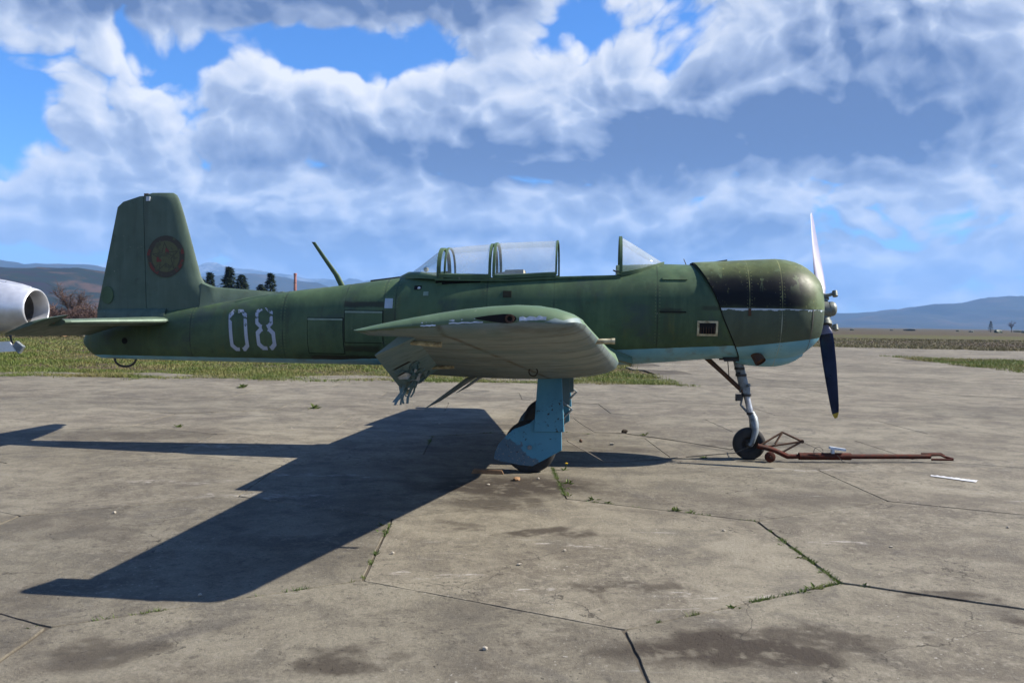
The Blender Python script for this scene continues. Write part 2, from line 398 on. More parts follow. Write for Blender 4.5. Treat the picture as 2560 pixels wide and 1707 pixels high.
def mat_leafy(name, cols, scale=0.25, trans=0.25, rough=0.6):
    """foliage: colour differs from blade to blade (island) and from patch to patch"""
    m, t, b, out = material(name)
    g = t.new('ShaderNodeNewGeometry')
    n = t.noise(g.outputs['Position'], scale, 4.0, 0.6)
    k = t.math('ADD', t.math('MULTIPLY', g.outputs['Random Per Island'], 0.38), t.math('MULTIPLY', t.ramp(n, 0.3, 0.7), 0.62))
    cr = t.new('ShaderNodeValToRGB'); t.l.new(k, cr.inputs[0])
    el = cr.color_ramp.elements
    while len(el) < len(cols): el.new(0.5)
    for i, c in enumerate(cols): el[i].position = i / max(len(cols) - 1, 1); el[i].color = (*c, 1)
    t.put(b.inputs['Base Color'], cr.outputs[0]); b.inputs['Roughness'].default_value = rough; b.inputs['Specular IOR Level'].default_value = 0.25
    tr = t.new('ShaderNodeBsdfTranslucent'); t.l.new(cr.outputs[0], tr.inputs[0])
    mx = t.new('ShaderNodeMixShader'); mx.inputs[0].default_value = trans
    t.l.new(b.outputs[0], mx.inputs[1]); t.l.new(tr.outputs[0], mx.inputs[2]); t.l.new(mx.outputs[0], out.inputs[0])
mat_leafy('grass', [(0.105, 0.080, 0.040), (0.185, 0.158, 0.062), (0.115, 0.135, 0.032), (0.080, 0.120, 0.022), (0.155, 0.165, 0.048)], 0.35)
mat_leafy('dry_weed', [(0.085, 0.064, 0.038), (0.105, 0.086, 0.042), (0.118, 0.105, 0.042), (0.100, 0.108, 0.034)], 0.05, 0.15)
mat_leafy('joint_weed', [(0.045, 0.075, 0.018), (0.075, 0.115, 0.025), (0.13, 0.14, 0.045)], 3.0, 0.3)
mat_leafy('conifer_needles', [(0.012, 0.022, 0.012), (0.022, 0.036, 0.016), (0.035, 0.045, 0.02)], 0.8, 0.08)
mat_leafy('bare_twigs', [(0.050, 0.030, 0.027), (0.080, 0.048, 0.040), (0.105, 0.070, 0.054)], 0.5, 0.0, 0.85)
mat_simple('bark', (0.09, 0.065, 0.045), 0.9, 0, 0.5, 4.0, 0.2)

# ------------------------------------------------------------------ ground, apron, slabs
GZ = -0.05
R_ = 9500
mesh('ground', [(-7000, -150, GZ), (7000, -150, GZ), (7000, R_, GZ), (-7000, R_, GZ)], [(0, 1, 2, 3)], 'field_soil')['kind'] = 'structure'

APRON = [(-60, -40), (60, -40), (60, -4), (30, -2), (16.6, 10), (17.0, 19.5), (18.66, 34.7), (23.5, 30.7), (60, 0.5), (60, 36), (33.8, 48.5), (22.6, 52.5), (9.0, 57.0), (4.2, 58.0), (4.2, 11.6), (-12.5, 11.6), (-60, 14)]
ap = mesh('apron', [(x, y, -0.010) for x, y in APRON], [tuple(range(len(APRON)))], 'joint_soil')
ap['kind'] = 'structure'
def inside(poly, x, y):
    c = False; n = len(poly)
    for i in range(n):
        x1, y1 = poly[i]; x2, y2 = poly[(i + 1) % n]
        if (y1 > y) != (y2 > y) and x < (x2 - x1) * (y - y1) / (y2 - y1) + x1: c = not c
    return c
HA, HX, HY, HR = 1.545, 0.505, -4.075, rad(1.6)
rng = random.Random(3)
def slab_mesh(k, open_=True):
    r = random.Random(100 + k); top = []; rim = []; low = []
    gap = 0.0035 if open_ else 0.0015
    for i in range(6):
        a0, a1 = rad(90 - 60 * i), rad(90 - 60 * (i + 1))
        p0 = Vector((math.cos(a0), math.sin(a0), 0)) * HA; p1 = Vector((math.cos(a1), math.sin(a1), 0)) * HA
        nrm = ((p0 + p1) / 2).normalized()
        for j in range(18):
            u = j / 18.0; p = p0.lerp(p1, u)
            jit = gap + max(0.0, fbm(p.x * 2.1 + k * 7, p.y * 2.1, k * 3.3, 4)) * (0.006 if open_ else 0.003) + max(0.0, fbm(p.x * 9 + k * 5, p.y * 9, k * 1.3, 3)) * (0.008 if open_ else 0.003) + r.random() * (0.004 if open_ else 0.0015)
            corner = 0.010 * (1 if j == 0 else 0) * r.random()
            q = p - nrm * jit - p.normalized() * corner
            rim.append(q); top.append(q - nrm * (0.003 if open_ else 0.002))
    n = len(rim); vs = [Vector((p.x, p.y, 0.0)) for p in top] + [Vector((p.x, p.y, -0.006)) for p in rim] + [Vector((p.x, p.y, -0.06)) for p in rim]
    fs = [tuple(reversed(range(n)))]
    for i in range(n):
        j = (i + 1) % n
        fs.append((i, i + n, j + n, j)); fs.append((i + n, i + 2 * n, j + 2 * n, j + n))
    fs = [tuple(reversed(f)) for f in fs]
    me = bpy.data.meshes.new('slab'); me.from_pydata([tuple(v) for v in vs], [], fs); me.update(); me.materials.append(MATS['concrete'])
    bm = bmesh.new(); bm.from_mesh(me); bmesh.ops.recalc_face_normals(bm, faces=bm.faces); bm.to_mesh(me); bm.free()
    return me
slab_meshes = [slab_mesh(k) for k in range(6)] + [slab_mesh(k + 20, False) for k in range(6)]
cells = []
for j in range(-6, 30):
    for i in range(-26, 34):
        cx = (i + (0.5 if j % 2 else 0.0)) * math.sqrt(3) * HA; cy = j * 1.5 * HA
        X = HX + cx * math.cos(HR) - cy * math.sin(HR); Y = HY + cx * math.sin(HR) + cy * math.cos(HR)
        dep = Y + 9.75
        vis = dep > -2 and abs(X) < (dep + 1.5) * 0.62 + 2.2
        if inside(APRON, X, Y) or inside(APRON, X, Y - 0.9): cells.append((0 if vis else 1, math.hypot(X, dep), X, Y))
cells.sort()
rest = MB()
for idx, (nv, dist, X, Y) in enumerate(cells):
    k = rng.randrange(6) + (0 if (dist < 7.2 or rng.random() < 0.16) else 6)
    ang = HR + rad(60 * rng.randrange(6)); dz = -0.002 + rng.uniform(-0.002, 0.002)
    if idx < 300:
        o = bpy.data.objects.new('slab', slab_meshes[k]); COL.objects.link(o); o.parent = ap
        o.location = (X, Y, dz); o.rotation_euler = (rng.uniform(-0.0012, 0.0012), rng.uniform(-0.0012, 0.0012), ang)
    elif dist < 75:
        M = Matrix.Translation((X, Y, dz)) @ Matrix.Rotation(ang, 4, 'Z')
        rest.add([M @ v.co for v in slab_meshes[k].vertices], [tuple(p.vertices) for p in slab_meshes[k].polygons])
if rest.v:
    o = rest.build('slab_field', 'concrete', ap, None); o['kind'] = 'stuff'

# ------------------------------------------------------------------ grass
def blades(mb, x, y, z0, n, h, spread, r, lean=0.5, wid=0.012):
    for _ in range(n):
        a = r.uniform(0, 6.283); d = r.uniform(0, spread); bx, by = x + d * math.cos(a), y + d * math.sin(a)
        hh = h * r.uniform(0.5, 1.15); la = r.uniform(0, 6.283); lx, ly = math.cos(la) * hh * lean * r.random(), math.sin(la) * hh * lean * r.random()
        wa = r.uniform(0, 3.14); w = wid * r.uniform(0.7, 1.4); wx, wy = math.cos(wa) * w, math.sin(wa) * w
        mb.add([(bx - wx, by - wy, z0), (bx + wx, by + wy, z0), (bx + lx * 0.4 + wx * 0.8, by + ly * 0.4 + wy * 0.8, z0 + hh * 0.6), (bx + lx * 0.4 - wx * 0.8, by + ly * 0.4 - wy * 0.8, z0 + hh * 0.6), (bx + lx, by + ly, z0 + hh)],
               [(0, 1, 2, 3), (3, 2, 4)])
r = random.Random(5)
gb = MB()
for _ in range(26000):
    # denser towards the apron edge
    Y = 11.35 + 34 * r.random() ** 2.0
    dep = Y + 9.75
    X = r.uniform(-0.66 * dep - 1, 4.45)
    edge = 11.35 + 0.28 * fbm(X * 0.5, 3.1) + (max(0, -X - 12.5) * 0.05) + 0.10 * fbm(X * 2.7, 1.0)
    right = 4.2 + 0.45 * fbm(Y * 0.4, 8.0) - 0.5 * max(0.0, 12.3 - Y)
    if Y < edge or X > right: continue
    near = max(0.0, 1 - (Y - edge) / 2.0)
    pat = fbm(X * 0.35, Y * 0.35, 2.0)
    if r.random() > 0.80 + pat * 0.6: continue
    blades(gb, X, Y, GZ, 7, 0.075 + 0.03 * near + 0.10 * max(pat, -0.35) + 0.0010 * (Y - 11), 0.17 + 0.004 * (Y - 11), r, 1.3, 0.006 + 0.0004 * (Y - 11))
for _ in range(500):      # stragglers creeping on to the concrete, and dead stalks
    X = r.uniform(-16, 4.5); Y = 11.25 + 0.28 * fbm(X * 0.5, 3.1) - abs(r.gauss(0, 0.22))
    if fbm(X * 0.9, 4.4) > -0.05: blades(gb, X, Y, 0.0, 6, 0.06, 0.09, r, 1.4, 0.005)
for _ in range(700):
    Y = 11.6 + 18 * r.random() ** 1.6; X = r.uniform(-0.66 * (Y + 9.75), 4.0)
    if fbm(X * 0.25, Y * 0.25, 9.0) > 0.0: blades(gb, X, Y, GZ, 3, 0.30, 0.12, r, 0.6, 0.004)
tag(gb.build('verge_grass', 'grass', None, None), 'short green and straw coloured grass beyond the concrete behind the green aircraft', 'grass', kind='stuff')
gb = MB()
ISL = [(18.66, 34.7), (17.0, 19.5), (16.6, 10), (30, -2), (60, -4), (60, 0.5), (23.5, 30.7)]
for _ in range(14000):
    X = r.uniform(16.3, 36); Y = r.uniform(6, 35)
    if not inside(ISL, X + 0.3 * fbm(X * .8, Y * .8), Y + 0.3 * fbm(X * .8, Y * .8, 5.0)) or X > (Y + 9.75) * 0.64 + 2: continue
    blades(gb, X, Y, GZ, 7, 0.13 + 0.06 * fbm(X, Y), 0.22, r, 1.3, 0.010)
tag(gb.build('island_grass', 'grass', None, None), 'wedge of yellow green grass between the two strips of pale concrete', 'grass', kind='stuff')
gb = MB()
for _ in range(16000):
    Y = 46 + 60 * r.random() ** 1.5
    X = r.uniform(-0.66, 0.66) * (Y + 10)
    lim = 57.5 - (X - 4.2) * 0.30 if X > 4 else 46 + (5 if X > -8 else 0)
    if inside(APRON, X, Y) or Y < min(lim, 60): continue
    band = fbm(X * 0.02, Y * 0.09, 4.0)
    blades(gb, X, Y, GZ, 7, (0.08 + 0.20 * max(0, band)) * (1 + Y * 0.002), 0.5, r, 1.6, 0.008 + 0.0002 * Y)
tag(gb.build('field_weeds', 'dry_weed', None, None), 'rough brown weeds of the open airfield out towards the mountains', 'weeds', kind='stuff')
# tiny plants and moss in the joints
gb = MB()
def hexv(cx, cy, i):
    a = rad(90 - 60 * i); x, y = cx + HA * math.cos(a), cy + HA * math.sin(a)
    return HX + x * math.cos(HR) - y * math.sin(HR), HY + x * math.sin(HR) + y * math.cos(HR)
DX = math.sqrt(3) * HA
JOINTS = [(hexv(0, 0, 4), hexv(0, 0, 5), 0.55), (hexv(0, 0, 2), hexv(0, 0, 3), 0.8), (hexv(0, 0, 1), hexv(0, 0, 2), 0.95), (hexv(0, 0, 0), hexv(0, 3 * HA, 3), 0.9),
          (hexv(0, 0, 0), hexv(0, 0, 1), 0.35), (hexv(-DX, 0, 2), hexv(-DX, 0, 3), 0.5), (hexv(-DX, 3 * HA, 1), hexv(-DX, 3 * HA, 2), 0.3), (hexv(0, 3 * HA, 0), hexv(0, 3 * HA, 1), 0.4), (hexv(0, 3 * HA, 0), hexv(0, 3 * HA, 5), 0.4)]
for (a, b_, dn) in JOINTS:
    for _ in range(int(420 * dn)):
        u = r.random()
        if fbm(u * 7 + a[0] * 3, a[1], 2.0) < 0.34 - dn * 0.40: continue
        blades(gb, a[0] + (b_[0] - a[0]) * u + r.gauss(0, 0.006), a[1] + (b_[1] - a[1]) * u, -0.02, 3, 0.034, 0.014, r, 1.2, 0.0026)
tag(gb.build('joint_moss', 'joint_weed', None, None), 'thin line of moss and seedlings growing along the slab joints', 'moss', kind='stuff')

# ------------------------------------------------------------------ far terrain
def mat_hill(name, cols, scale, snow=None):
    m, t, b, out = material(name)
    g = t.new('ShaderNodeNewGeometry'); P = g.outputs['Position']
    n = t.noise(P, scale, 8.0, 0.62, 0.5)
    col = t.mix(t.ramp(n, 0.35, 0.5), cols[0], cols[1]); col = t.mix(t.ramp(n, 0.52, 0.66), col, cols[2])
    if snow:
        z = t.sep(P)[2]
        sn = t.math('MULTIPLY', t.ramp(z, snow[0], snow[1]), t.ramp(t.noise(P, scale * 2.5, 8.0, 0.75), 0.46, 0.60))
        col = t.mix(t.math('MULTIPLY', sn, 0.4), col, (0.62, 0.66, 0.72))
    t.put(b.inputs['Base Color'], col); b.inputs['Roughness'].default_value = 0.95; b.inputs['Specular IOR Level'].default_value = 0.05
mat_hill('near_hill', [(0.020, 0.011, 0.012), (0.012, 0.016, 0.008), (0.060, 0.036, 0.022)], 0.011)
mat_hill('far_hill', [(0.016, 0.019, 0.016), (0.026, 0.028, 0.020), (0.05, 0.042, 0.03)], 0.0035)
mat_hill('snow_mountain', [(0.025, 0.03, 0.032), (0.035, 0.04, 0.04), (0.055, 0.055, 0.05)], 0.0016, (230, 560))
def ridge(name, crest, mat, front, back, amp, rows=14, cols=150, seed=0.0):
    tab = [(c[0], c[2]) for c in crest]; yt = [(c[0], c[1]) for c in crest]
    x0, x1 = crest[0][0], crest[-1][0]; vs = []; fs = []
    for j in range(rows + 1):
        u = j / rows                     # 0 front foot, 0.7 crest, 1 back foot
        for i in range(cols + 1):
            x = x0 + (x1 - x0) * i / cols; H = max(interp(tab, x), 0.0); yc = interp(yt, x)
            if u < 0.7: y = yc - front * (1 - u / 0.7); hh = H * (u / 0.7) ** 0.85
            else: y = yc + back * (u - 0.7) / 0.3; hh = H * (1 - (u - 0.7) / 0.3)
            e = min(1, u * 5) * min(1, (1 - u) * 6)
            nz = fbm(x / amp[0], y / amp[0], seed, 6) * amp[1] * e * min(1.0, H / 60.0)
            if abs(u - 0.7) < 0.01: nz *= 0.35
            vs.append((x, y, GZ - 0.5 + max(hh + nz, 0.0)))
    n = cols + 1
    for j in range(rows):
        for i in range(cols): fs.append((j * n + i, j * n + i + 1, (j + 1) * n + i + 1, (j + 1) * n + i))
    o = mesh(name, vs, fs, mat, None, 60); o['kind'] = 'structure'
    return o
ridge('near_hill', [(-1500, 1500, 40), (-1150, 1500, 78), (-960, 1500, 83), (-876, 1500, 84), (-800, 1500, 94), (-712, 1500, 86), (-640, 1500, 74), (-560, 1500, 52), (-470, 1500, 22), (-400, 1500, 0)], 'near_hill', 500, 600, (140.0, 9.0), seed=1.0)
ridge('blue_hill', [(-3600, 4500, 260), (-2900, 4500, 300), (-2500, 4500, 276), (-2150, 4500, 262), (-1700, 4500, 210), (-1300, 4500, 230), (-900, 4500, 160), (-300, 4500, 150), (300, 4500, 120), (900, 4500, 60), (1300, 4500, 40), (1550, 4500, 50), (1823, 4500, 86), (1990, 4500, 84), (2084, 4500, 112), (2310, 4500, 138), (2491, 4500, 158), (2695, 4500, 168), (2900, 4500, 152), (3300, 4500, 170), (3900, 4500, 120)], 'far_hill', 1100, 1300, (420.0, 42.0), cols=260, seed=5.0)
ridge('snow_mountain', [(-6200, 8000, 250), (-5200, 8000, 280), (-4300, 8000, 330), (-3600, 8000, 380), (-2900, 8000, 440), (-2500, 8000, 460), (-2100, 8000, 430), (-1500, 8000, 380), (-900, 8000, 320), (-200, 8000, 220), (600, 8000, 110), (1200, 8000, 0)], 'snow_mountain', 2300, 1300, (700.0, 130.0), cols=200, rows=24, seed=9.0)
# ------------------------------------------------------------------ aircraft materials
def paint(name, c, c_fade, chip=(0.30, 0.31, 0.24), chips=0.66, streak=0.35, rough=0.55, dirt=(0.035, 0.03, 0.022), extra=None, scale=1.0, spec=0.28):
    m, t, b, out = material(name)
    tc = t.new('ShaderNodeTexCoord'); v = tc.outputs['Object']
    n1 = t.noise(v, 1.6 * scale, 6.0, 0.62, 0.5); n2 = t.noise(v, 7.0 * scale, 6.0, 0.65)
    sv = t.vmath('MULTIPLY', v, (11.0, 11.0, 0.9)); st = t.noise(sv, 1.0, 5.0, 0.6)
    col = t.mix(t.ramp(n1, 0.36, 0.66), c, c_fade)
    col = t.mix(t.math('MULTIPLY', t.ramp(st, 0.48, 0.72), streak), col, tuple(min(1, x * 1.28 + 0.005) for x in c_fade))
    col = t.mix(t.math('MULTIPLY', t.ramp(st, 0.46, 0.28), streak * 0.8), col, dirt)
    col = t.mix(t.math('MULTIPLY', t.ramp(n2, 0.56, 0.75), 0.35), col, dirt)
    if extra: col = extra(t, v, col)
    ch = t.noise(v, 26.0 * scale, 5.0, 0.7); cm = t.math('MULTIPLY', t.ramp(ch, chips, chips + 0.05), t.ramp(t.noise(v, 3.1, 3.0), 0.45, 0.60))
    col = t.mix(cm, col, chip)
    t.put(b.inputs['Base Color'], col)
    t.put(b.inputs['Roughness'], t.ramp(n2, 0.25, 0.8, rough - 0.12, rough + 0.18, False))
    b.inputs['Specular IOR Level'].default_value = spec
    bump(t, b, t.math('ADD', t.math('MULTIPLY', n2, 0.5), t.math('MULTIPLY', t.noise(v, 2.2, 3.0, 0.5), 2.4)), 0.28, 0.010)
    return m
GREEN, GREEN_F = (0.037, 0.067, 0.034), (0.064, 0.106, 0.050)
BLUE, BLUE_F = (0.13, 0.33, 0.43), (0.19, 0.40, 0.48)
def lines(t, v, col, xs=(), zs=(), w=0.004, c=(0.02, 0.022, 0.016), rc=(0.14, 0.16, 0.07)):
    x, y, z = t.sep(v)[:3]
    k = None
    for a in xs:
        r = t.math('LESS_THAN', t.math('ABSOLUTE', t.math('SUBTRACT', x, a)), w); k = r if k is None else t.math('MAXIMUM', k, r)
    for a in zs:
        r = t.math('LESS_THAN', t.math('ABSOLUTE', t.math('SUBTRACT', z, a)), w); k = r if k is None else t.math('MAXIMUM', k, r)
    col = t.mix(t.math('MULTIPLY', k, t.ramp(t.noise(v, 6.0, 3.0), 0.35, 0.6, 0.25, 0.85)), col, c)
    rv = None
    for a in xs:       # rivet rows either side of each seam
        for o_ in (-0.022, 0.022):
            d = t.vmath('LENGTH', t.comb(t.math('SUBTRACT', x, a + o_), t.math('MULTIPLY', t.math('SUBTRACT', t.math('FRACT', t.math('MULTIPLY', z, 28.0)), 0.5), 1 / 28.0), 0.0))
            q = t.math('LESS_THAN', d, 0.0052); rv = q if rv is None else t.math('MAXIMUM', rv, q)
    return t.mix(t.math('MULTIPLY', rv, t.ramp(t.noise(v, 4.0, 3.0), 0.38, 0.60, 0.10, 0.8)), col, rc)
def ex_fuselage(t, v, col):
    x, y, z = t.sep(v)[:3]
    # moss-yellow weathering streaks on the sides
    mv = t.noise(t.vmath('MULTIPLY', v, (5.0, 5.0, 0.8)), 1.3, 4.0, 0.6)
    col = t.mix(t.math('MULTIPLY', t.ramp(mv, 0.58, 0.75), 0.45), col, (0.085, 0.092, 0.026))
    lo = t.noise(t.vmath('MULTIPLY', v, (1.2, 1.2, 1.2)), 2.0, 5.0, 0.6)
    col = t.mix(t.math('MULTIPLY', t.ramp(lo, 0.54, 0.70), 0.6), col, (0.036, 0.050, 0.050))
    col = lines(t, v, col, xs=(-1.79, -1.35, -1.22, -0.23, 0.48, 1.55, -2.5, -3.6), zs=(), w=0.005)
    gx = t.math('ADD', z, t.math('MULTIPLY', t.math('SUBTRACT', t.noise(v, 8.0, 5.0, 0.7), 0.5), 0.05))
    for (x0, x1, z0, z1, wt) in ((-1.80, -1.34, 1.585, 1.64, 0.8), (-1.80, -1.40, 1.10, 1.16, 0.7), (-2.2, -1.4, 0.99, 1.05, 0.8), (1.56, 1.80, 1.555, 1.60, 0.6), (2.0, 2.3, 1.59, 1.63, 0.6), (-1.38, -1.20, 1.30, 1.56, 0.5)):
        mk = t.math('MULTIPLY', t.math('MULTIPLY', t.ramp(x, x0 - 0.03, x0 + 0.03), t.ramp(x, x1 + 0.03, x1 - 0.03)), t.math('MULTIPLY', t.ramp(gx, z0 - 0.015, z0 + 0.01), t.ramp(gx, z1 + 0.015, z1 - 0.01)))
        col = t.mix(t.math('MULTIPLY', mk, wt), col, (0.022, 0.019, 0.012))
    line = t.math('MAXIMUM', 1.002, t.math('MULTIPLY_ADD', x, 0.053, 1.104))
    line = t.math('ADD', line, t.math('MULTIPLY', t.math('SUBTRACT', t.noise(v, 9.0, 3.0), 0.5), 0.012))
    blue = t.mix(t.ramp(t.noise(v, 3.0, 5.0, 0.6), 0.35, 0.65), BLUE, BLUE_F)
    blue = t.mix(t.math('MULTIPLY', t.ramp(t.noise(t.vmath('MULTIPLY', v, (9, 9, 1.5)), 1.0, 5.0), 0.5, 0.7), 0.5), blue, (0.16, 0.19, 0.17))
    return t.mix(t.math('LESS_THAN', z, line), col, blue)
paint('green_paint', GREEN, GREEN_F)
paint('fuselage_paint', GREEN, GREEN_F, extra=ex_fuselage, chips=0.69)
def ex_cowl_up(t, v, col):
    x, y, z = t.sep(v)[:3]
    # near-black band on the flank of the upper panel, ragged at its edges
    wob = t.math('MULTIPLY', t.math('SUBTRACT', t.noise(v, 4.0, 5.0, 0.65), 0.5), 0.16)
    zz = t.math('ADD', z, wob)
    k = t.math('MULTIPLY', t.ramp(zz, 2.09, 1.86), t.ramp(t.math('ADD', x, wob), 3.20, 2.94))
    k = t.math('MULTIPLY', k, t.ramp(zz, 1.55, 1.66))
    pale = t.noise(v, 2.7, 4.0, 0.6)
    col = t.mix(t.math('MULTIPLY', t.ramp(pale, 0.56, 0.66), 0.45), col, (0.15, 0.20, 0.11))
    col = t.mix(t.math('MULTIPLY', k, 0.985), col, (0.0045, 0.0055, 0.008))
    dp = t.math('MULTIPLY', t.ramp(t.noise(t.vmath('MULTIPLY', v, (9.0, 9.0, 1.6)), 1.0, 5.0, 0.65), 0.585, 0.63), t.ramp(z, 1.72, 1.95))
    col = t.mix(t.math('MULTIPLY', dp, 0.75), col, (0.085, 0.115, 0.062))
    yl = t.math('MULTIPLY', t.ramp(t.noise(t.vmath('MULTIPLY', v, (30, 30, 14)), 1.0, 4.0, 0.7), 0.60, 0.70), t.ramp(t.noise(v, 4.0, 3.0), 0.42, 0.62))
    col = t.mix(yl, col, (0.26, 0.27, 0.10))
    return lines(t, v, col, xs=(2.475, 2.80), w=0.0045, c=(0.19, 0.2, 0.09))
paint('cowl_upper_paint', (0.062, 0.082, 0.034), (0.092, 0.112, 0.048), extra=ex_cowl_up, spec=0.14, rough=0.46, chips=0.66)
def ex_cowl_lo(t, v, col):
    x, y, z = t.sep(v)[:3]
    rag = t.math('MULTIPLY', t.noise(t.vmath('MULTIPLY', v, (9, 9, 3)), 1.0, 5.0, 0.7), 0.11)
    bare = t.math('GREATER_THAN', t.math('ADD', z, rag), 1.652)
    col = t.mix(bare, col, (0.40, 0.47, 0.52))
    line = t.math('MULTIPLY_ADD', t.math('MAXIMUM', 0.0, t.math('SUBTRACT', x, 2.38)), 0.12, 1.215)
    blue = t.mix(t.ramp(t.noise(v, 3.0, 5.0, 0.6), 0.35, 0.65), BLUE, BLUE_F)
    col = t.mix(t.math('LESS_THAN', z, line), col, blue)
    return lines(t, v, col, xs=(2.80,), w=0.004, c=(0.30, 0.33, 0.26))
paint('cowl_lower_paint', (0.045, 0.064, 0.044), (0.062, 0.082, 0.054), extra=ex_cowl_lo, chips=0.70)
paint('wing_top_paint', (0.070, 0.115, 0.065), (0.104, 0.155, 0.092), streak=0.2)
def ex_under(t, v, col):
    # grime drawn out along the chord and rust bleeding along the seams
    g = t.noise(t.vmath('MULTIPLY', v, (2.0, 9.0, 3.0)), 1.0, 6.0, 0.65)
    col = t.mix(t.math('MULTIPLY', t.ramp(g, 0.50, 0.66), 0.6), col, (0.085, 0.085, 0.065))
    x, y, z = t.sep(v)[:3]
    ay = t.math('ABSOLUTE', y)
    ln = None
    for a in (1.75, 2.25, 2.85, 3.4, 3.95, 4.5, 4.90):
        q = t.math('LESS_THAN', t.math('ABSOLUTE', t.math('SUBTRACT', ay, a)), 0.013); ln = q if ln is None else t.math('MAXIMUM', ln, q)
    seam = t.math('ABSOLUTE', t.math('SUBTRACT', x, t.math('MULTIPLY_ADD', ay, -0.110, 0.655)))
    col = t.mix(t.math('MULTIPLY', ln, 0.55), col, (0.032, 0.032, 0.028))
    rust = t.math('MULTIPLY', t.ramp(seam, 0.035, 0.0), t.ramp(t.noise(v, 6.0, 4.0), 0.34, 0.5))
    col = t.mix(t.math('MULTIPLY', rust, 0.9), col, (0.070, 0.048, 0.020))
    bl = t.noise(v, 2.4, 4.0, 0.6)
    col = t.mix(t.math('MULTIPLY', t.ramp(bl, 0.52, 0.64), 0.5), col, (0.10, 0.175, 0.185))
    return col
paint('wing_under_paint', (0.150, 0.200, 0.205), (0.205, 0.250, 0.245), streak=0.0, extra=ex_under, chip=(0.12, 0.10, 0.07), chips=0.70)
paint('control_paint', (0.085, 0.165, 0.195), (0.14, 0.205, 0.215), streak=0.1, chip=(0.08, 0.07, 0.05), chips=0.64)
paint('tail_paint', (0.058, 0.088, 0.062), (0.080, 0.115, 0.086), streak=0.35)
paint('gear_blue', (0.060, 0.215, 0.325), (0.085, 0.27, 0.385), chip=(0.03, 0.026, 0.024), chips=0.575, streak=0.12, rough=0.5)
def ex_spat(t, v, col):
    x, y, z = t.sep(v)[:3]
    n = t.noise(v, 7.0, 5.0, 0.55)
    k = t.math('MULTIPLY', t.ramp(t.math('ADD', t.math('MULTIPLY_ADD', x, 0.9, z), t.math('MULTIPLY', n, 0.35)), 0.62, 0.60), 1.0)
    sp = t.ramp(t.noise(v, 60.0, 3.0, 0.7), 0.60, 0.66)
    col = t.mix(k, col, t.mix(sp, (0.075, 0.135, 0.185), (0.30, 0.27, 0.22)))
    return col
paint('spat_paint', (0.060, 0.215, 0.325), (0.085, 0.27, 0.385), extra=ex_spat, chip=(0.03, 0.026, 0.024), chips=0.60, streak=0.1, rough=0.5)
mat_simple('bare_metal', (0.50, 0.52, 0.55), 0.42, 0.55, 0.5, 12.0)
mat_simple('strut_metal', (0.22, 0.25, 0.27), 0.5, 0.25, 0.5, 16.0, c2=(0.10, 0.115, 0.12))
mat_simple('dark_metal', (0.055, 0.05, 0.045), 0.6, 0.3, 0.5, 14.0)
mat_simple('rubber', (0.020, 0.020, 0.021), 0.85, 0, 0.4, 9.0, 0.3, c2=(0.035, 0.033, 0.03))
mat_simple('dark_interior', (0.012, 0.012, 0.013), 0.9, 0, 0.3, 5.0, 0.2)
mat_simple('prop_black', (0.006, 0.010, 0.040), 0.32, 0, 0.3, 9.0)
mat_simple('prop_front', (0.19, 0.19, 0.28), 0.5, 0.0, 0.12, 8.0)
mat_simple('yellow_paint', (0.50, 0.33, 0.02), 0.5, 0, 0.3, 20.0)
mat_simple('cream_paint', (0.50, 0.46, 0.30), 0.6, 0, 0.35, 25.0, c2=(0.20, 0.16, 0.09))
mat_simple('hub_paint', (0.17, 0.185, 0.155), 0.45, 0.2, 0.45, 16.0)
mat_simple('rust', (0.085, 0.038, 0.016), 0.85, 0.1, 0.55, 14.0, c2=(0.05, 0.025, 0.014), bmp=0.3)
mat_simple('tow_red', (0.088, 0.018, 0.010), 0.8, 0, 0.4, 16.0, 0.2, c2=(0.035, 0.015, 0.009), bmp=0.2)
mat_simple('pale_patch', (0.34, 0.41, 0.46), 0.55, 0, 0.2, 9.0)
mat_simple('light_green_patch', (0.20, 0.27, 0.20), 0.6, 0, 0.3, 9.0)
mat_simple('white_wear', (0.55, 0.60, 0.66), 0.5, 0, 0.4, 18.0)
mat_simple('seat_pad', (0.48, 0.45, 0.36), 0.9, 0, 0.25, 9.0, 0.2)
mat_simple('wire_steel', (0.10, 0.085, 0.07), 0.6, 0.4, 0.4, 30.0)
def mat_digit():
    m, t, b, out = material('stencil_white')
    tc = t.new('ShaderNodeTexCoord'); v = tc.outputs['Object']
    x, y, z = t.sep(v)[:3]
    n = t.noise(v, 24.0, 5.0, 0.65)
    thr = t.ramp(z, 1.30, 1.52, 0.66, 0.50, False)       # more of it has flaked off towards the top of the figures
    k = t.math('GREATER_THAN', n, thr)
    base = t.mix(t.ramp(t.noise(v, 3.0, 4.0), 0.3, 0.7), (0.27, 0.31, 0.39), (0.36, 0.40, 0.46))
    t.put(b.inputs['Base Color'], t.mix(k, base, GREEN)); b.inputs['Roughness'].default_value = 0.6
mat_digit()
def mat_emblem(name, c, c2, thr):
    m, t, b, out = material(name)
    tc = t.new('ShaderNodeTexCoord'); v = tc.outputs['Object']
    n = t.noise(v, 13.0, 5.0, 0.65)
    t.put(b.inputs['Base Color'], t.mix(t.ramp(n, thr, thr + 0.06), c, c2)); b.inputs['Roughness'].default_value = 0.65
mat_emblem('emblem_dark', (0.036, 0.030, 0.018), (0.060, 0.070, 0.030), 0.53)
mat_emblem('emblem_olive', (0.072, 0.076, 0.028), (0.046, 0.048, 0.020), 0.52)
mat_emblem('emblem_red', (0.12, 0.020, 0.012), (0.045, 0.040, 0.020), 0.50)
mat_emblem('emblem_black', (0.016, 0.014, 0.012), (0.050, 0.052, 0.024), 0.53)
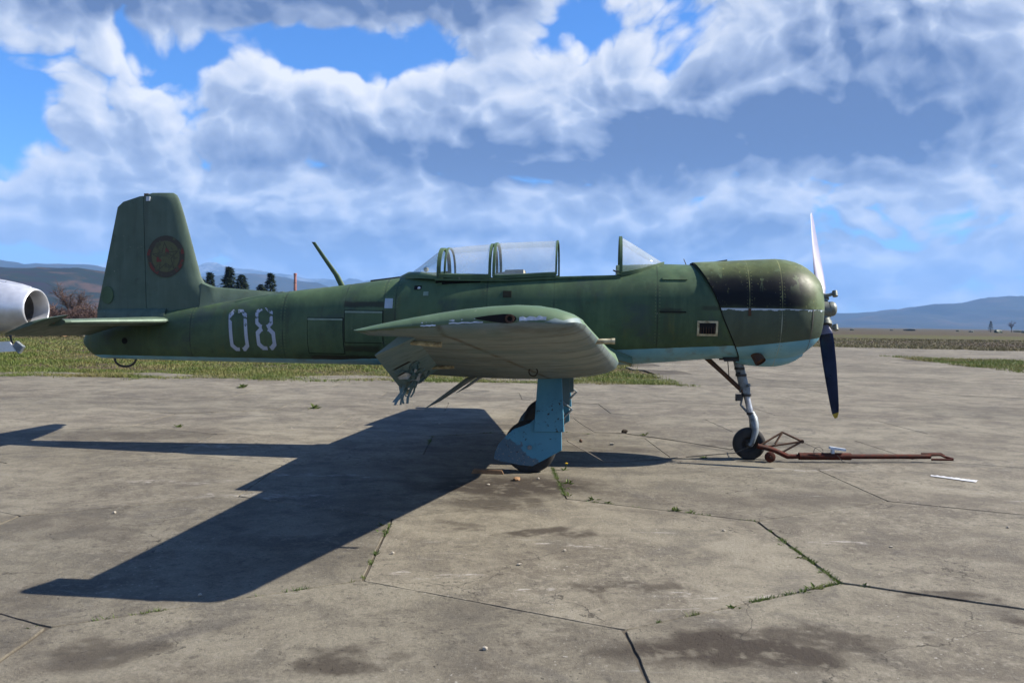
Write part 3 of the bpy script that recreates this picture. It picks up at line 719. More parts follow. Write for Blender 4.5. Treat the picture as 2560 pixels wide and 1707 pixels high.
def mat_glass():
    m, t, b, out = material('canopy_glass')
    t.n.remove(b)
    lw = t.new('ShaderNodeLayerWeight'); lw.inputs['Blend'].default_value = 0.18
    tc = t.new('ShaderNodeTexCoord')
    tr = t.new('ShaderNodeBsdfTransparent'); tr.inputs[0].default_value = (0.90, 0.93, 0.94, 1)
    gl = t.new('ShaderNodeBsdfGlossy'); gl.inputs['Roughness'].default_value = 0.08; gl.inputs[0].default_value = (0.9, 0.93, 0.95, 1)
    d1 = t.new('ShaderNodeBsdfTranslucent'); d1.inputs[0].default_value = (0.85, 0.88, 0.92, 1)
    d2 = t.new('ShaderNodeBsdfDiffuse'); d2.inputs[0].default_value = (0.85, 0.88, 0.92, 1)
    df = t.new('ShaderNodeMixShader'); df.inputs[0].default_value = 0.5; t.l.new(d1.outputs[0], df.inputs[1]); t.l.new(d2.outputs[0], df.inputs[2])
    # crazed, sun-bleached perspex: a little milky, more so in blotches
    n = t.noise(tc.outputs['Object'], 3.0, 5.0, 0.6)
    m1 = t.new('ShaderNodeMixShader'); t.put(m1.inputs[0], t.ramp(n, 0.3, 0.75, 0.15, 0.29)); t.l.new(tr.outputs[0], m1.inputs[1]); t.l.new(df.outputs[0], m1.inputs[2])
    m2 = t.new('ShaderNodeMixShader'); t.put(m2.inputs[0], t.math('MULTIPLY', lw.outputs['Fresnel'], 0.30)); t.l.new(m1.outputs[0], m2.inputs[1]); t.l.new(gl.outputs[0], m2.inputs[2])
    t.l.new(m2.outputs[0], out.inputs[0])
mat_glass()

# ------------------------------------------------------------------ aircraft
PLANE = empty('trainer_aircraft', (0, 0, 0), -rad(5.37))
tag(PLANE, 'weathered green propeller trainer aircraft with number 08 standing on the concrete apron', 'airplane')
ZT = [(-4.975, 1.17), (-4.94, 1.26), (-4.78, 1.40), (-3.89, 1.528), (-2.66, 1.735), (-1.9, 1.83), (-1.21, 1.925), (-0.7, 2.0), (0, 2.04), (0.6, 2.06), (1.15, 2.075), (1.62, 2.09), (1.95, 2.085), (2.6, 2.09)]
ZB = [(-4.975, 1.13), (-4.91, 1.047), (-4.75, 0.964), (-3.89, 0.954), (-2.35, 0.946), (-1.45, 0.943), (0, 0.95), (1.17, 0.99), (1.55, 1.02), (2.43, 1.088), (2.6, 1.09)]
WD = [(-4.975, 0.012), (-4.92, 0.05), (-4.75, 0.095), (-3.89, 0.19), (-2.66, 0.30), (-1.9, 0.37), (-1.2, 0.43), (-0.5, 0.475), (0.5, 0.50), (1.2, 0.51), (2.0, 0.515), (2.6, 0.515)]
ZM = [(-4.975, 1.15), (-4.75, 1.17), (-3.9, 1.23), (-2.66, 1.33), (-1.9, 1.38), (-1.2, 1.43), (0, 1.47), (1.2, 1.53), (2.0, 1.58), (2.6, 1.59)]
NX = 2.3
def fus(x): return interp(ZT, x), interp(ZB, x), interp(WD, x), interp(ZM, x)
def fus_ring(x, n=56):
    zt, zb, w, zm = fus(x); out = []
    for j in range(n):
        t = 2 * math.pi * (j + 0.5) / n; c, s = math.cos(t), math.sin(t)
        out.append(Vector((x, w * math.copysign(abs(c) ** (2 / NX), c), zm + (zt - zm if s > 0 else zm - zb) * math.copysign(abs(s) ** (2 / NX), s))))
    return out
def side_y(x, z, off=0.0):
    zt, zb, w, zm = fus(x); h = (zt - zm) if z > zm else (zm - zb)
    k = min(abs(z - zm) / h, 0.999)
    return -(w * (1 - k ** NX) ** (1 / NX) + off)
mb = MB()
xs = [-4.975, -4.965, -4.94, -4.90, -4.84] + [-4.75 + 0.06 * i for i in range(int((2.58 + 4.75) / 0.06) + 1)]
rings = [fus_ring(x) for x in xs]
n = 56; vs = [v for r_ in rings for v in r_]; fs = []
for i in range(len(rings) - 1):
    for j in range(n):
        q = (i * n + j, i * n + (j + 1) % n, (i + 1) * n + (j + 1) % n, (i + 1) * n + j)
        c = sum((vs[k] for k in q), Vector()) / 4
        if -0.74 < c.x < 1.12 and abs(c.y) < 0.355 and c.z > 1.75: continue      # cockpit opening
        fs.append(q)
fs.append(tuple(reversed(range(n)))); fs.append(tuple(range((len(rings) - 1) * n, len(rings) * n)))
mb.add(vs, fs)
FUS = mb.build('fuselage', 'fuselage_paint', PLANE, 50)

def patch(name, x0, x1, z0, z1, mat, parent, off=0.004, nx=10, nz=10, rc=0.0):
    """thin plate that follows the starboard fuselage skin"""
    a, b_ = [], []
    for i in range(nx + 1):
        for j in range(nz + 1):
            x = x0 + (x1 - x0) * i / nx; z = z0 + (z1 - z0) * j / nz
            a.append((x, side_y(x, z, off), z)); b_.append((x, side_y(x, z, -0.004), z))
    N = len(a); m = nz + 1; fs = []
    for i in range(nx):
        for j in range(nz):
            fs.append((i * m + j, (i + 1) * m + j, (i + 1) * m + j + 1, i * m + j + 1))
    rim = [i * m for i in range(nx + 1)] + [nx * m + j for j in range(1, nz + 1)] + [i * m + nz for i in range(nx - 1, -1, -1)] + [j for j in range(nz - 1, 0, -1)]
    for i in range(len(rim)):
        p, q = rim[i], rim[(i + 1) % len(rim)]; fs.append((p, q, q + N, p + N))
    return mesh(name, a + b_, fs, mat, parent, 40)
mat_simple('panel_gap', (0.018, 0.02, 0.014), 0.9, 0, 0.4, 12.0, 0.2)
for (x0, x1, z0, z1) in [(-2.205, -1.806, 1.075, 1.457), (-1.781, -1.36, 1.20, 1.54)]:
    pl = patch('access_panel', x0, x1, z0, z1, 'green_paint', FUS, 0.007)
    patch('panel_seam', x0 - 0.008, x1 + 0.008, z0 - 0.008, z1 + 0.008, 'panel_gap', FUS, 0.003)
    mat_l = patch('panel_edge', x0, x1, z1 - 0.022, z1 - 0.002, 'light_green_patch', FUS, 0.0125, 10, 2)
patch('bare_patch', -1.34, -1.252, 1.572, 1.678, 'pale_patch', FUS, 0.005, 3, 3)
patch('bare_patch', -0.92, -0.865, 1.71, 1.755, 'light_green_patch', FUS, 0.005, 3, 3)
patch('step_cover', -0.06, 0.03, 1.70, 1.77, 'panel_gap', FUS, 0.005, 3, 3)
patch('stiffener', 1.60, 1.86, 1.905, 1.925, 'green_paint', FUS, 0.012, 6, 2)
patch('stiffener', 1.57, 1.84, 1.56, 1.575, 'panel_gap', FUS, 0.006, 6, 2)
patch('handhold', -1.03, -0.95, 1.775, 1.82, 'dark_interior', FUS, 0.004, 3, 3)
mb = MB(); mb.lathe([(-0.012, 0.0), (-0.006, 0.014), (0, 0.018)], (-0.975, side_y(-0.975, 1.79, 0.004), 1.79), 'Y', 12); mb.build('lamp', 'white_wear', FUS)
mb = MB(); hv = [(-4.405, side_y(-4.405, 1.17, 0.004), 1.17)] + [(-4.405 + 0.036 * math.cos(a), side_y(-4.405 + 0.036 * math.cos(a), 1.17 + 0.036 * math.sin(a), 0.004), 1.17 + 0.036 * math.sin(a)) for a in [2 * math.pi * k / 18 for k in range(18)]]
mb.add(hv, [(0, 1 + k, 1 + (k + 1) % 18) for k in range(18)]); mb.build('tail_hole', 'dark_interior', FUS, None)
# tail light and tie-down skid loop
mb = MB()
loop = [(-4.60, 0.0, 0.975)] + [(-4.60 + 0.125 + 0.125 * math.cos(math.pi + a) , 0.0, 0.955 - 0.085 * math.sin(a) * 1.0) for a in [math.pi * k / 12 for k in range(1, 12)]] + [(-4.34, 0.0, 0.965)]
mb.tube(loop, 0.013, 8); mb.build('tail_skid', 'dark_metal', PLANE)

# numbers: rings of short quads that hug the skin
def figure(name, rects):
    mb = MB()
    for (cx, cz, w, h, st, ch, gaps) in rects:
        def path(w_, h_, c_):
            P = [(0, h_ / 2), (w_ / 2 - c_, h_ / 2), (w_ / 2, h_ / 2 - c_), (w_ / 2, -h_ / 2 + c_), (w_ / 2 - c_, -h_ / 2), (-w_ / 2 + c_, -h_ / 2), (-w_ / 2, -h_ / 2 + c_), (-w_ / 2, h_ / 2 - c_), (-w_ / 2 + c_, h_ / 2), (0, h_ / 2)]
            return P
        O, I = path(w, h, ch), path(w - 2 * st, h - 2 * st, max(ch - st * 0.4, 0.012))
        for k in range(len(O) - 1):
            sub = max(2, int(math.dist(O[k], O[k + 1]) / 0.02))
            for s in range(sub):
                u0, u1 = s / sub, (s + 1) / sub
                f = lambda A, u: (A[k][0] + (A[k + 1][0] - A[k][0]) * u, A[k][1] + (A[k + 1][1] - A[k][1]) * u)
                q = [f(O, u0), f(O, u1), f(I, u1), f(I, u0)]
                mx = sum(p[0] for p in q) / 4; mz = sum(p[1] for p in q) / 4
                if any(abs(mx - gx) < gw and (mz > 0) == (gs > 0) and abs(mz) > h / 2 - st - 0.01 for gx, gw, gs in gaps): continue
                lean = lambda z: -0.018 * (z - 1.33) / 0.23
                mb.add([(cx + x + lean(cz + z), side_y(cx + x + lean(cz + z), cz + z, 0.0035), cz + z) for x, z in q], [(0, 1, 2, 3)])
    return mb.build(name, 'stencil_white', FUS, None)
figure('digit_zero', [(-3.02, 1.311, 0.220, 0.462, 0.039, 0.052, [(-0.005, 0.014, 1), (0.012, 0.016, -1)])])
figure('digit_eight', [(-2.708, 1.452, 0.205, 0.225, 0.036, 0.045, [(-0.01, 0.016, 1), (0.0, 0.03, -1)]), (-2.700, 1.222, 0.225, 0.250, 0.041, 0.052, [(0.0, 0.040, 1), (0.012, 0.016, -1)])])

# ------------------------------------------------------------------ cowling
def cowl_prof(x):
    R = interp([(1.9, 0.530), (2.5, 0.540), (2.82, 0.545), (2.95, 0.530), (3.05, 0.500), (3.14, 0.450), (3.20, 0.400), (3.245, 0.355), (3.27, 0.315), (3.272, 0.27)], x)
    return R
CZ = 1.605
def cowl_top(x):
    return min(cowl_prof(x), interp([(1.9, 0.500), (2.2, 0.514), (2.5, 0.530), (2.82, 0.545), (3.3, 0.60)], x))
def cowl_pt(s, th, dr=0.0):
    """s 0 rear edge (slanted) .. 1 front lip"""
    c, sn = math.cos(th), math.sin(th)
    if s < 0.5:
        z = CZ + 0.535 * sn
        xr = 1.945 + (2.13 - z) * 0.47
        x = xr + (2.70 - xr) * s / 0.5
    else:
        x = 2.70 + (3.272 - 2.70) * (1 - (1 - (s - 0.5) / 0.5) ** 1.7)
    R2 = cowl_prof(max(x, 2.0)); R1 = cowl_top(x)
    n_ = interp([(1.9, 2.36), (2.6, 2.36), (3.12, 2.02), (3.3, 2.0)], x)
    c = math.copysign(abs(c) ** (2 / n_), c); sn = math.copysign(abs(sn) ** (2 / n_), sn)
    return Vector((x, (R2 + dr) * c * 0.985, CZ + ((R1 + dr) if sn > 0 else (R2 + dr) * 0.985) * sn))
def cowl_part(name, a0, a1, mat, n=34, dr=0.0, parent=None):
    mb = MB(); ss = [0, 0.1, 0.2, 0.3, 0.4, 0.5, 0.56, 0.62, 0.68, 0.74, 0.79, 0.84, 0.88, 0.92, 0.95, 0.975, 0.99, 1.0]
    rings = []
    for s in ss: rings.append([cowl_pt(s, a0 + (a1 - a0) * j / n, dr) for j in range(n + 1)])
    inner = []
    for s in reversed(ss): inner.append([cowl_pt(s, a0 + (a1 - a0) * j / n, dr - 0.012) - Vector((0.012 if s > 0.9 else 0, 0, 0)) for j in range(n + 1)])
    mb.loft(rings + inner + [rings[0]], False, False, False)
    # end strips along the split
    for j in (0, n):
        for i in range(len(ss) - 1):
            a, b_, c, d = rings[i][j], rings[i + 1][j], inner[len(ss) - 2 - i][j], inner[len(ss) - 1 - i][j]
            mb.add([a, b_, c, d], [(0, 1, 2, 3)])
    return mb.build(name, mat, parent, 40)
SPL = math.asin((1.612 - CZ) / 0.54)
COWL = cowl_part('cowling', math.pi - SPL + 0.004, 2 * math.pi + SPL - 0.004, 'cowl_lower_paint', parent=PLANE)
cowl_part('cowl_upper_panel', SPL, math.pi - SPL, 'cowl_upper_paint', dr=0.004, parent=COWL)
mb = MB()
# chin intake under the cowling
gapm = MB(); gapm.loft([[cowl_pt(0, 2 * math.pi * k / 72, -0.004) - Vector((q, 0, 0)) for k in range(73)] for q in (0.014, -0.004)], False, False, False); gapm.build('cowl_gap', 'panel_gap', COWL, None)
rings = []
for i in range(11):
    u = i / 10; x = 2.42 + 0.70 * u; w = 0.20 * math.sin(math.pi * min(max(u * 0.86 + 0.10, 0), 1)) ** 0.5; hh = 0.030 + 0.045 * math.sin(math.pi * (u * 0.8 + 0.15))
    zb = CZ - cowl_prof(x) * 0.985
    rings.append([Vector((x, w * math.cos(a), zb + 0.05 - (hh + 0.045) * math.sin(a))) for a in [math.pi * k / 12 for k in range(13)]])
mb.loft(rings, False, True, True); mb.build('chin_intake', 'cowl_lower_paint', COWL, 50)
mb = MB()
mb.tube([(2.55, -0.22, 1.22), (2.60, -0.30, 1.115), (2.63, -0.335, 1.06)], [0.05, 0.055, 0.06], 14, False, 1.0)
mb.tube([(2.62, -0.325, 1.075), (2.56, -0.24, 1.2)], [0.05, 0.045], 14, True)
mb.build('exhaust_pipe', 'rust', COWL)
mb = MB(); mb.box((2.476, -0.532, 1.575), (0.028, 0.014, 0.075)); mb.build('latch', 'rust', COWL)
mb = MB(); mb.box((2.476, 0.532, 1.575), (0.028, 0.014, 0.075)); mb.build('latch', 'rust', COWL)
mb = MB(); mb.box((2.25, 0.0, 2.128), (0.13, 0.05, 0.012), Matrix.Rotation(rad(-9), 3, 'Y')); mb.build('air_flap', 'dark_metal', COWL)
# shutters and engine behind the lip
mb = MB()
mb.lathe([(3.12, 0.46), (3.18, 0.40), (3.20, 0.36)], (0, 0, CZ), 'X', 40)
for k in range(26):
    a = 2 * math.pi * k / 26
    fr = Matrix.Rotation(a, 3, 'X')
    mb.box(Vector((3.20, 0, CZ)) + fr @ Vector((0, 0, 0.26)), (0.012, 0.050, 0.24), fr @ Matrix.Rotation(rad(35), 3, 'Z'))
mb.lathe([(3.10, 0.47), (3.10, 0.0)], (0, 0, CZ), 'X', 24)
mb.build('cooling_shutters', 'dark_metal', COWL)
# square framed vent on the flank
VF = patch('vent_frame', 1.955, 2.165, 1.325, 1.480, 'cream_paint', FUS, 0.012, 6, 6)
patch('vent_opening', 1.977, 2.143, 1.347, 1.458, 'dark_interior', FUS, 0.0155, 5, 5)
mb = MB()
for k in range(6):
    x = 1.992 + k * 0.027; mb.box((x, side_y(x, 1.40, 0.017), 1.402), (0.005, 0.006, 0.105))
mb.build('vent_grille', 'rust', FUS)
mb = MB(); mb.tube([(1.885, 0, 2.08), (1.855, 0, 2.15)], [0.006, 0.004], 6); mb.build('aerial_stub', 'dark_metal', FUS)

# ------------------------------------------------------------------ propeller
mb = MB()
mb.lathe([(-0.12, 0.0), (-0.12, 0.075), (-0.05, 0.085), (-0.045, 0.105), (0.045, 0.105), (0.05, 0.075), (0.075, 0.07), (0.075, 0.0)], (0, 0, 0), 'X', 28)
mb.tube([(0, 0, -0.17), (0, 0, 0.17)], 0.062, 18)
for s in (-1, 1): mb.lathe([(s * 0.13, 0.075), (s * 0.17, 0.075)], (0, 0, 0), 'Z', 18, True)
PROP = mb.build('propeller', 'hub_paint', PLANE, 40); PROP.location = (3.335, 0, 1.607)
PROP.rotation_euler = (rad(-23.5), rad(-1.6), 0)
def blade(sign):
    st = [(0.10, 0.056, 0.052, 72), (0.16, 0.060, 0.050, 71), (0.21, 0.100, 0.034, 70), (0.27, 0.138, 0.027, 67), (0.40, 0.150, 0.021, 58), (0.60, 0.152, 0.016, 48), (0.80, 0.142, 0.011, 40), (1.00, 0.122, 0.008, 34), (1.10, 0.104, 0.007, 32), (1.145, 0.088, 0.006, 31), (1.16, 0.078, 0.006, 31), (1.195, 0.036, 0.004, 31)]
    rings = []
    for (r_, ch, th, be) in st:
        be = rad(be); ring = []
        # chord runs forward and to port on the upper blade
        cd = Vector((math.sin(be), math.cos(be) * sign, 0)); nd = Vector((math.cos(be), -math.sin(be) * sign, 0))
        for k in range(14):
            a = 2 * math.pi * k / 14; u = math.cos(a); v = math.sin(a)
            ring.append(cd * (ch / 2 * u) + nd * (th / 2 * (v * (1.5 if v > 0 else 0.5)) * (1 if r_ < 0.2 else 1)) + Vector((0, 0, sign * r_)))
        rings.append(ring)
    mb = MB(); mb.loft(rings, True, True, True)
    o = mb.build('blade', None, PROP, 60, ['prop_front', 'prop_black', 'yellow_paint'])
    for p in o.data.polygons:
        c = p.center; be = rad(48)
        nd = Vector((math.cos(be), -math.sin(be) * sign, 0))
        p.material_index = 2 if abs(c.z) > 1.145 and p.normal.dot(nd) < 0 else (0 if p.normal.dot(nd) > 0.0 or abs(c.z) < 0.25 else 1)
    return o
blade(1); blade(-1)
mb = MB(); mb.lathe([(0.06, 0.0), (0.06, 0.078), (0.095, 0.080), (0.12, 0.070), (0.135, 0.048), (0.142, 0.02), (0.143, 0.0)], (0, 0, 0.02), 'X', 24); mb.build('dome', 'hub_paint', PROP, 60)
for s in (-1, 1):
    mb = MB(); mb.tube([(0.0, -0.055 * s, s * 0.150), (0.07, -0.065 * s, s * 0.155), (0.115, -0.065 * s, s * 0.172)], [0.020, 0.018, 0.016], 10)
    mb.lathe([(-0.03, 0.028), (0.03, 0.028)], (0.125, -0.065 * s, s * 0.168), 'Z', 14, True)
    mb.build('counterweight', 'hub_paint', PROP, 40)

# ------------------------------------------------------------------ wings
def foil(t, n=14, x1=1.0, cam=0.022, p=0.32):
    def th(x): return 5 * t * (0.2969 * math.sqrt(x) - 0.1260 * x - 0.3516 * x * x + 0.2843 * x**3 - 0.1015 * x**4) + 0.0008
    def cb(x): return cam / p**2 * (2 * p * x - x * x) if x < p else cam / (1 - p)**2 * ((1 - 2 * p) + 2 * p * x - x * x)
    xs = [x1 * (1 - math.cos(math.pi * i / n)) / 2 for i in range(n + 1)]
    return [(x, cb(x) + th(x)) for x in reversed(xs)] + [(x, cb(x) - th(x)) for x in xs[1:]]
def wsec(y, le, te, t, x1=1.0, cam=0.022, x0=None):
    """ring of points; le, te = (x, z)"""
    out = []
    dx, dz = te[0] - le[0], te[1] - le[1]; ch = math.hypot(dx, dz)
    for (x, zz) in foil(t, 14, x1, cam):
        out.append(Vector((le[0] + dx * x, y, le[1] + dz * x + zz * ch)))
    return out
BRK, TIP = 1.45, 5.10
def w_le(a): 
    u = (a - BRK) / (TIP - BRK); return (1.135 + (0.845 - 1.135) * u, 1.075 + (1.445 - 1.075) * u)
def w_te(a):
    u = (a - BRK) / (TIP - BRK); return (-0.95 + (-0.31 + 0.95) * u, 0.955 + (1.385 - 0.955) * u)
def w_t(a): return 0.160 + (0.118 - 0.160) * (a - BRK) / (TIP - BRK)
HINGE = 0.795
two = lambda p: 0 if p.normal.z > 0.06 or (p.normal.z > -0.35 and p.normal.x > 0.75) else 1
def finish_wing(mb, name, parent):
    o = mb.build(name, None, parent, 40, ['wing_top_paint', 'wing_under_paint'])
    for p in o.data.polygons: p.material_index = two(p)
    return o
# centre section
mb = MB()
sec = []
for y in (-BRK, -1.0, -0.5, 0.0, 0.5, 1.0, BRK): sec.append(wsec(y, (1.135 + 0.02 * (1 - abs(y) / BRK), 1.075), (-0.95 - 0.05 * (1 - abs(y) / BRK), 0.955), 0.160))
mb.loft(sec); CW = finish_wing(mb, 'centre_wing', PLANE)
# wing root fillet
for s in (-1, 1):
    mb = MB(); rg = []
    for i in range(9):
        u = i / 8; x = 1.30 - 2.35 * u; zc = interp([(-1.1, 0.985), (-0.6, 1.08), (0.2, 1.215), (0.7, 1.215), (1.05, 1.12), (1.30, 1.06)], x)
        w = fus(x)[2]; k = math.sin(math.pi * min(max(u, 0.03), 0.97)) ** 0.5
        rg.append([Vector((x, s * (w - 0.05), zc + 0.13 * k)), Vector((x, s * (w + 0.02 * k), zc + 0.05 * k)), Vector((x, s * (w + 0.08 * k), zc + 0.004)), Vector((x, s * (w + 0.10 * k), zc - 0.03)), Vector((x, s * (w - 0.05), zc - 0.05))])
    mb.loft(rg, True); mb.build('root_fillet', 'wing_top_paint', PLANE, 60)
def flap_mesh(parent):
    a = rad(37); mb = MB()
    h = Vector((-0.30, 0, 0.905)); d = Vector((-math.cos(a), 0, -math.sin(a))); nn = Vector((math.sin(a), 0, -math.cos(a)))
    for y0, y1 in ((-1.44, -0.50), (0.50, 1.44)):
        p = [h + Vector((0, y0, 0)), h + Vector((0, y1, 0)), h + d * 0.50 + Vector((0, y1, 0)), h + d * 0.50 + Vector((0, y0, 0))]
        q = [p[0] + nn * 0.03, p[1] + nn * 0.03, p[2] + nn * 0.004, p[3] + nn * 0.004]
        mb = MB(); mb.add(p + q, [(0, 1, 2, 3), (4, 7, 6, 5), (0, 4, 5, 1), (1, 5, 6, 2), (2, 6, 7, 3), (3, 7, 4, 0)])
        mb.build('flap', 'wing_under_paint', parent, None)
flap_mesh(PLANE)
def outer_wing(s):
    mb = MB()
    YA0, YA1 = 2.35, 4.86
    ya = [BRK + 0.012, 1.75, 2.05, YA0]; mb.loft([wsec(s * a, w_le(a), w_te(a), w_t(a)) for a in ya])
    ya = [YA0 + 0.002, 2.85, 3.35, 3.85, 4.35, YA1]; mb.loft([wsec(s * a, w_le(a), w_te(a), w_t(a), HINGE) for a in ya])
    tipr = []
    for (a, k, fx, bx) in [(YA1 + 0.002, 1.0, 0, 0), (4.93, 1.02, 0.0, -0.01), (5.00, 1.0, 0.01, -0.035), (5.05, 0.93, 0.02, -0.05), (5.09, 0.80, 0.035, -0.06), (5.115, 0.62, 0.055, -0.055), (5.132, 0.40, 0.085, -0.04), (5.140, 0.18, 0.12, -0.02), (5.142, 0.05, 0.15, 0.0)]:
        le, te = w_le(min(a, TIP)), w_te(min(a, TIP)); rise = -0.010 * (1 - k)
        tipr.append(wsec(s * a, (le[0] - fx, le[1] + rise), (te[0] + bx, te[1] + rise * 0.2), (w_t(TIP) + 0.018) * k, 1.0, 0.026))
    mb.loft(tipr)
    W = finish_wing(mb, 'outer_wing', PLANE)
    for p in W.data.polygons:
        c = p.center
        if abs(c.y) > 5.0:
            le, te = w_le(TIP), w_te(TIP); u = (le[0] - c.x) / (le[0] - te[0])
            p.material_index = 0 if c.z > le[1] + (te[1] - le[1]) * u + 0.030 * max(0.0, 1 - u) ** 0.5 - 0.012 else 1
    # aileron hanging down
    dr = rad(27 if s < 0 else -20)
    def ail(a, x1=1.0, k=1.0):
        le, te = w_le(a), w_te(a); H = Vector((le[0] + (te[0] - le[0]) * HINGE, 0, le[1] + (te[1] - le[1]) * HINGE + 0.006)); T = Vector((te[0], 0, te[1]))
        ch = (T - H).length * x1; d0 = (T - H).normalized()
        an = dr + (rad(9) * (4.85 - a) / 2.4 if s < 0 else 0)
        d = Matrix.Rotation(-an, 3, 'Y') @ d0; nn = Vector((-d.z, 0, d.x)); nn = nn if nn.z > 0 else -nn
        tt = w_t(a) * math.hypot(te[0] - le[0], te[1] - le[1]) * 0.20
        r_ = [(0.0, 1.0), (0.25, 0.82), (0.6, 0.45), (1.0, 0.05), (1.0, -0.05), (0.6, -0.45), (0.25, -0.82), (0.0, -1.0), (-0.09, -0.62), (-0.12, 0.0), (-0.09, 0.62)]
        return [H + d * (ch * u) + nn * (tt * v) + Vector((0, s * a, 0)) for u, v in r_], H, d, nn, tt, ch
    mb = MB(); NA = 12
    mb.loft([ail(2.37 + (4.84 - 2.37) * i / NA)[0] for i in range(NA + 1)])
    A = mb.build('aileron', 'control_paint', PLANE, 40)
    for a in (2.75, 4.72):
        _, H, d, nn, tt, ch = ail(a); mb = MB(); mb.tube([H + Vector((0.16, s * a, -0.055)), H + Vector((-0.02, s * a, -tt - 0.015))], [0.016, 0.013], 8); mb.build('hinge_bracket', 'cream_paint', A)
    if s < 0:
        # skin torn off the underside near the inner end: holes with the ribs bare, and curled strips
        rr = random.Random(12)
        for k in range(12):
            a = 2.50 + 1.35 * (k / 11) ** 1.1 + rr.uniform(-0.03, 0.03); _, H, d, nn, tt, ch = ail(a)
            u0 = rr.uniform(0.22, 0.55); u1 = min(u0 + rr.uniform(0.18, 0.48), 0.97); w = rr.uniform(0.03, 0.075)
            sk = lambda u, da, o: ail(a + da)[1] + ail(a + da)[2] * (ch * u) - nn * (tt * (1 - u) + o) + Vector((0, s * (a + da), 0))
            mb = MB(); mb.add([sk(u0, 0, 0.003), sk(u0 + 0.05, w, 0.003), sk(u1, w * 0.7, 0.003), sk(u1 - 0.06, -0.01, 0.003)], [(0, 1, 2, 3)]); mb.build('torn_hole', 'dark_interior', A, None)
            mb = MB(); c = rr.uniform(0.015, 0.05); row = []
            for q in range(7):
                t_ = q / 6; u = u0 + (u1 - u0) * t_; lift = 0.006 + c * math.sin(math.pi * t_) * (0.6 + 0.4 * math.sin(t_ * 9 + k))
                row.append((sk(u, -0.012, 0.004), sk(u, -0.012 - 0.020 - 0.02 * rr.random(), lift), sk(u, -0.012 - 0.028, lift + 0.016)))
            for q in range(6):
                for z in range(2): mb.add([row[q][z], row[q + 1][z], row[q + 1][z + 1], row[q][z + 1]], [(0, 1, 2, 3)])
            mb.build('curled_skin', 'white_wear' if k % 4 == 0 else 'control_paint', A, None)
        for k in range(9):
            a = rr.uniform(2.38, 2.95); _, H, d, nn, tt, ch = ail(a)
            p = H + d * (ch * rr.uniform(0.55, 1.0)) + Vector((0, s * a, 0)); L = rr.uniform(0.08, 0.20); w = rr.uniform(0.006, 0.013)
            sw = Vector((rr.uniform(-0.35, 0.25), rr.uniform(-0.3, 0.3), -1)).normalized(); mb = MB(); row = []
            for q in range(5):
                t_ = q / 4; c = p + sw * (L * t_) + Vector((0.03 * math.sin(t_ * 3 + k), 0.02 * math.sin(t_ * 2 + k), 0)); row.append((c - Vector((w, 0.004, 0)), c + Vector((w, -0.004, 0))))
            for q in range(4): mb.add([row[q][0], row[q + 1][0], row[q + 1][1], row[q][1]], [(0, 1, 2, 3)])
            mb.build('hanging_strip', 'control_paint', A, None)
        _, H, d, nn, tt, ch = ail(2.38); p = H + d * (ch * 0.9) + Vector((0, s * 2.36, 0)); mb = MB(); mb.box(p + Vector((0, 0, -0.03)), (0.05, 0.02, 0.045)); mb.build('hinge_bracket', 'cream_paint', A)
    # navigation light well in the tip
    mb = MB(); y = s * 5.138
    zc = w_le(TIP)[1] + 0.012
    ring = [Vector((0.42 + 0.085 * math.cos(a) - (0.05 if math.cos(a) < 0 else 0) * abs(math.cos(a)), y - s * 0.001 + s * 0.006, zc + (0.022 + 0.012 * math.cos(a)) * math.sin(a))) for a in [2 * math.pi * k / 18 for k in range(18)]]
    mb.add(ring + [p - Vector((0, s * 0.05, 0)) for p in ring], [tuple(range(18))] + [(i, i + 18, (i + 1) % 18 + 18, (i + 1) % 18) for i in range(18)])
    NL = mb.build('light_well', 'dark_interior', W, None)
    mb = MB(); mb.lathe([(0.0, 0.024), (s * 0.010, 0.024), (s * 0.010, 0.014), (s * 0.002, 0.013)], (0.47, y + s * 0.005, zc), 'Y', 14); mb.build('lamp_socket', 'rust', W)
    # scuffed bare metal along the tip
    for (x0, x1, dz) in [(0.15, 0.33, 0.004), (0.52, 0.66, 0.006), (0.0, 0.08, -0.004)]:
        mb = MB(); ptsu = []
        for i in range(9):
            x = x0 + (x1 - x0) * i / 8; zz = w_le(TIP)[1] - 0.060 * (0.845 - x) / 1.155 + dz + 0.018; j = 0.010 * math.sin(i * 2.3) * 0.5
            ptsu.append((Vector((x, y + s * 0.002, zz + 0.013 + j)), Vector((x, y + s * 0.005, zz - 0.006 + 0.3 * j))))
        for i in range(8): mb.add([ptsu[i][0], ptsu[i + 1][0], ptsu[i + 1][1], ptsu[i][1]], [(0, 1, 2, 3)])
        mb.build('bare_scuff', 'white_wear', W, None)
    # underside: tie-down ring
    a = 2.6; le, te = w_le(a), w_te(a); mb = MB()
    c = Vector((0.42, s * a, le[1] - 0.135)); mb.tube([c + Vector((0.035 * math.cos(q), 0.0, 0.035 * math.sin(q) - 0.015)) for q in [2 * math.pi * k / 14 for k in range(15)]], 0.006, 6); mb.build('tie_down_ring', 'dark_metal', W)
    if s < 0:
        a = 4.0; le = w_le(a); mb = MB(); mb.tube([(le[0] - 0.03, s * a, le[1] - 0.012), (le[0] + 0.085, s * a, le[1] - 0.008)], 0.017, 12); mb.tube([(le[0] + 0.085, s * a, le[1] - 0.008), (le[0] + 0.108, s * a, le[1] - 0.008)], 0.019, 12); mb.build('pitot_tube', 'cream_paint', W)
    return W
outer_wing(-1); outer_wing(1)

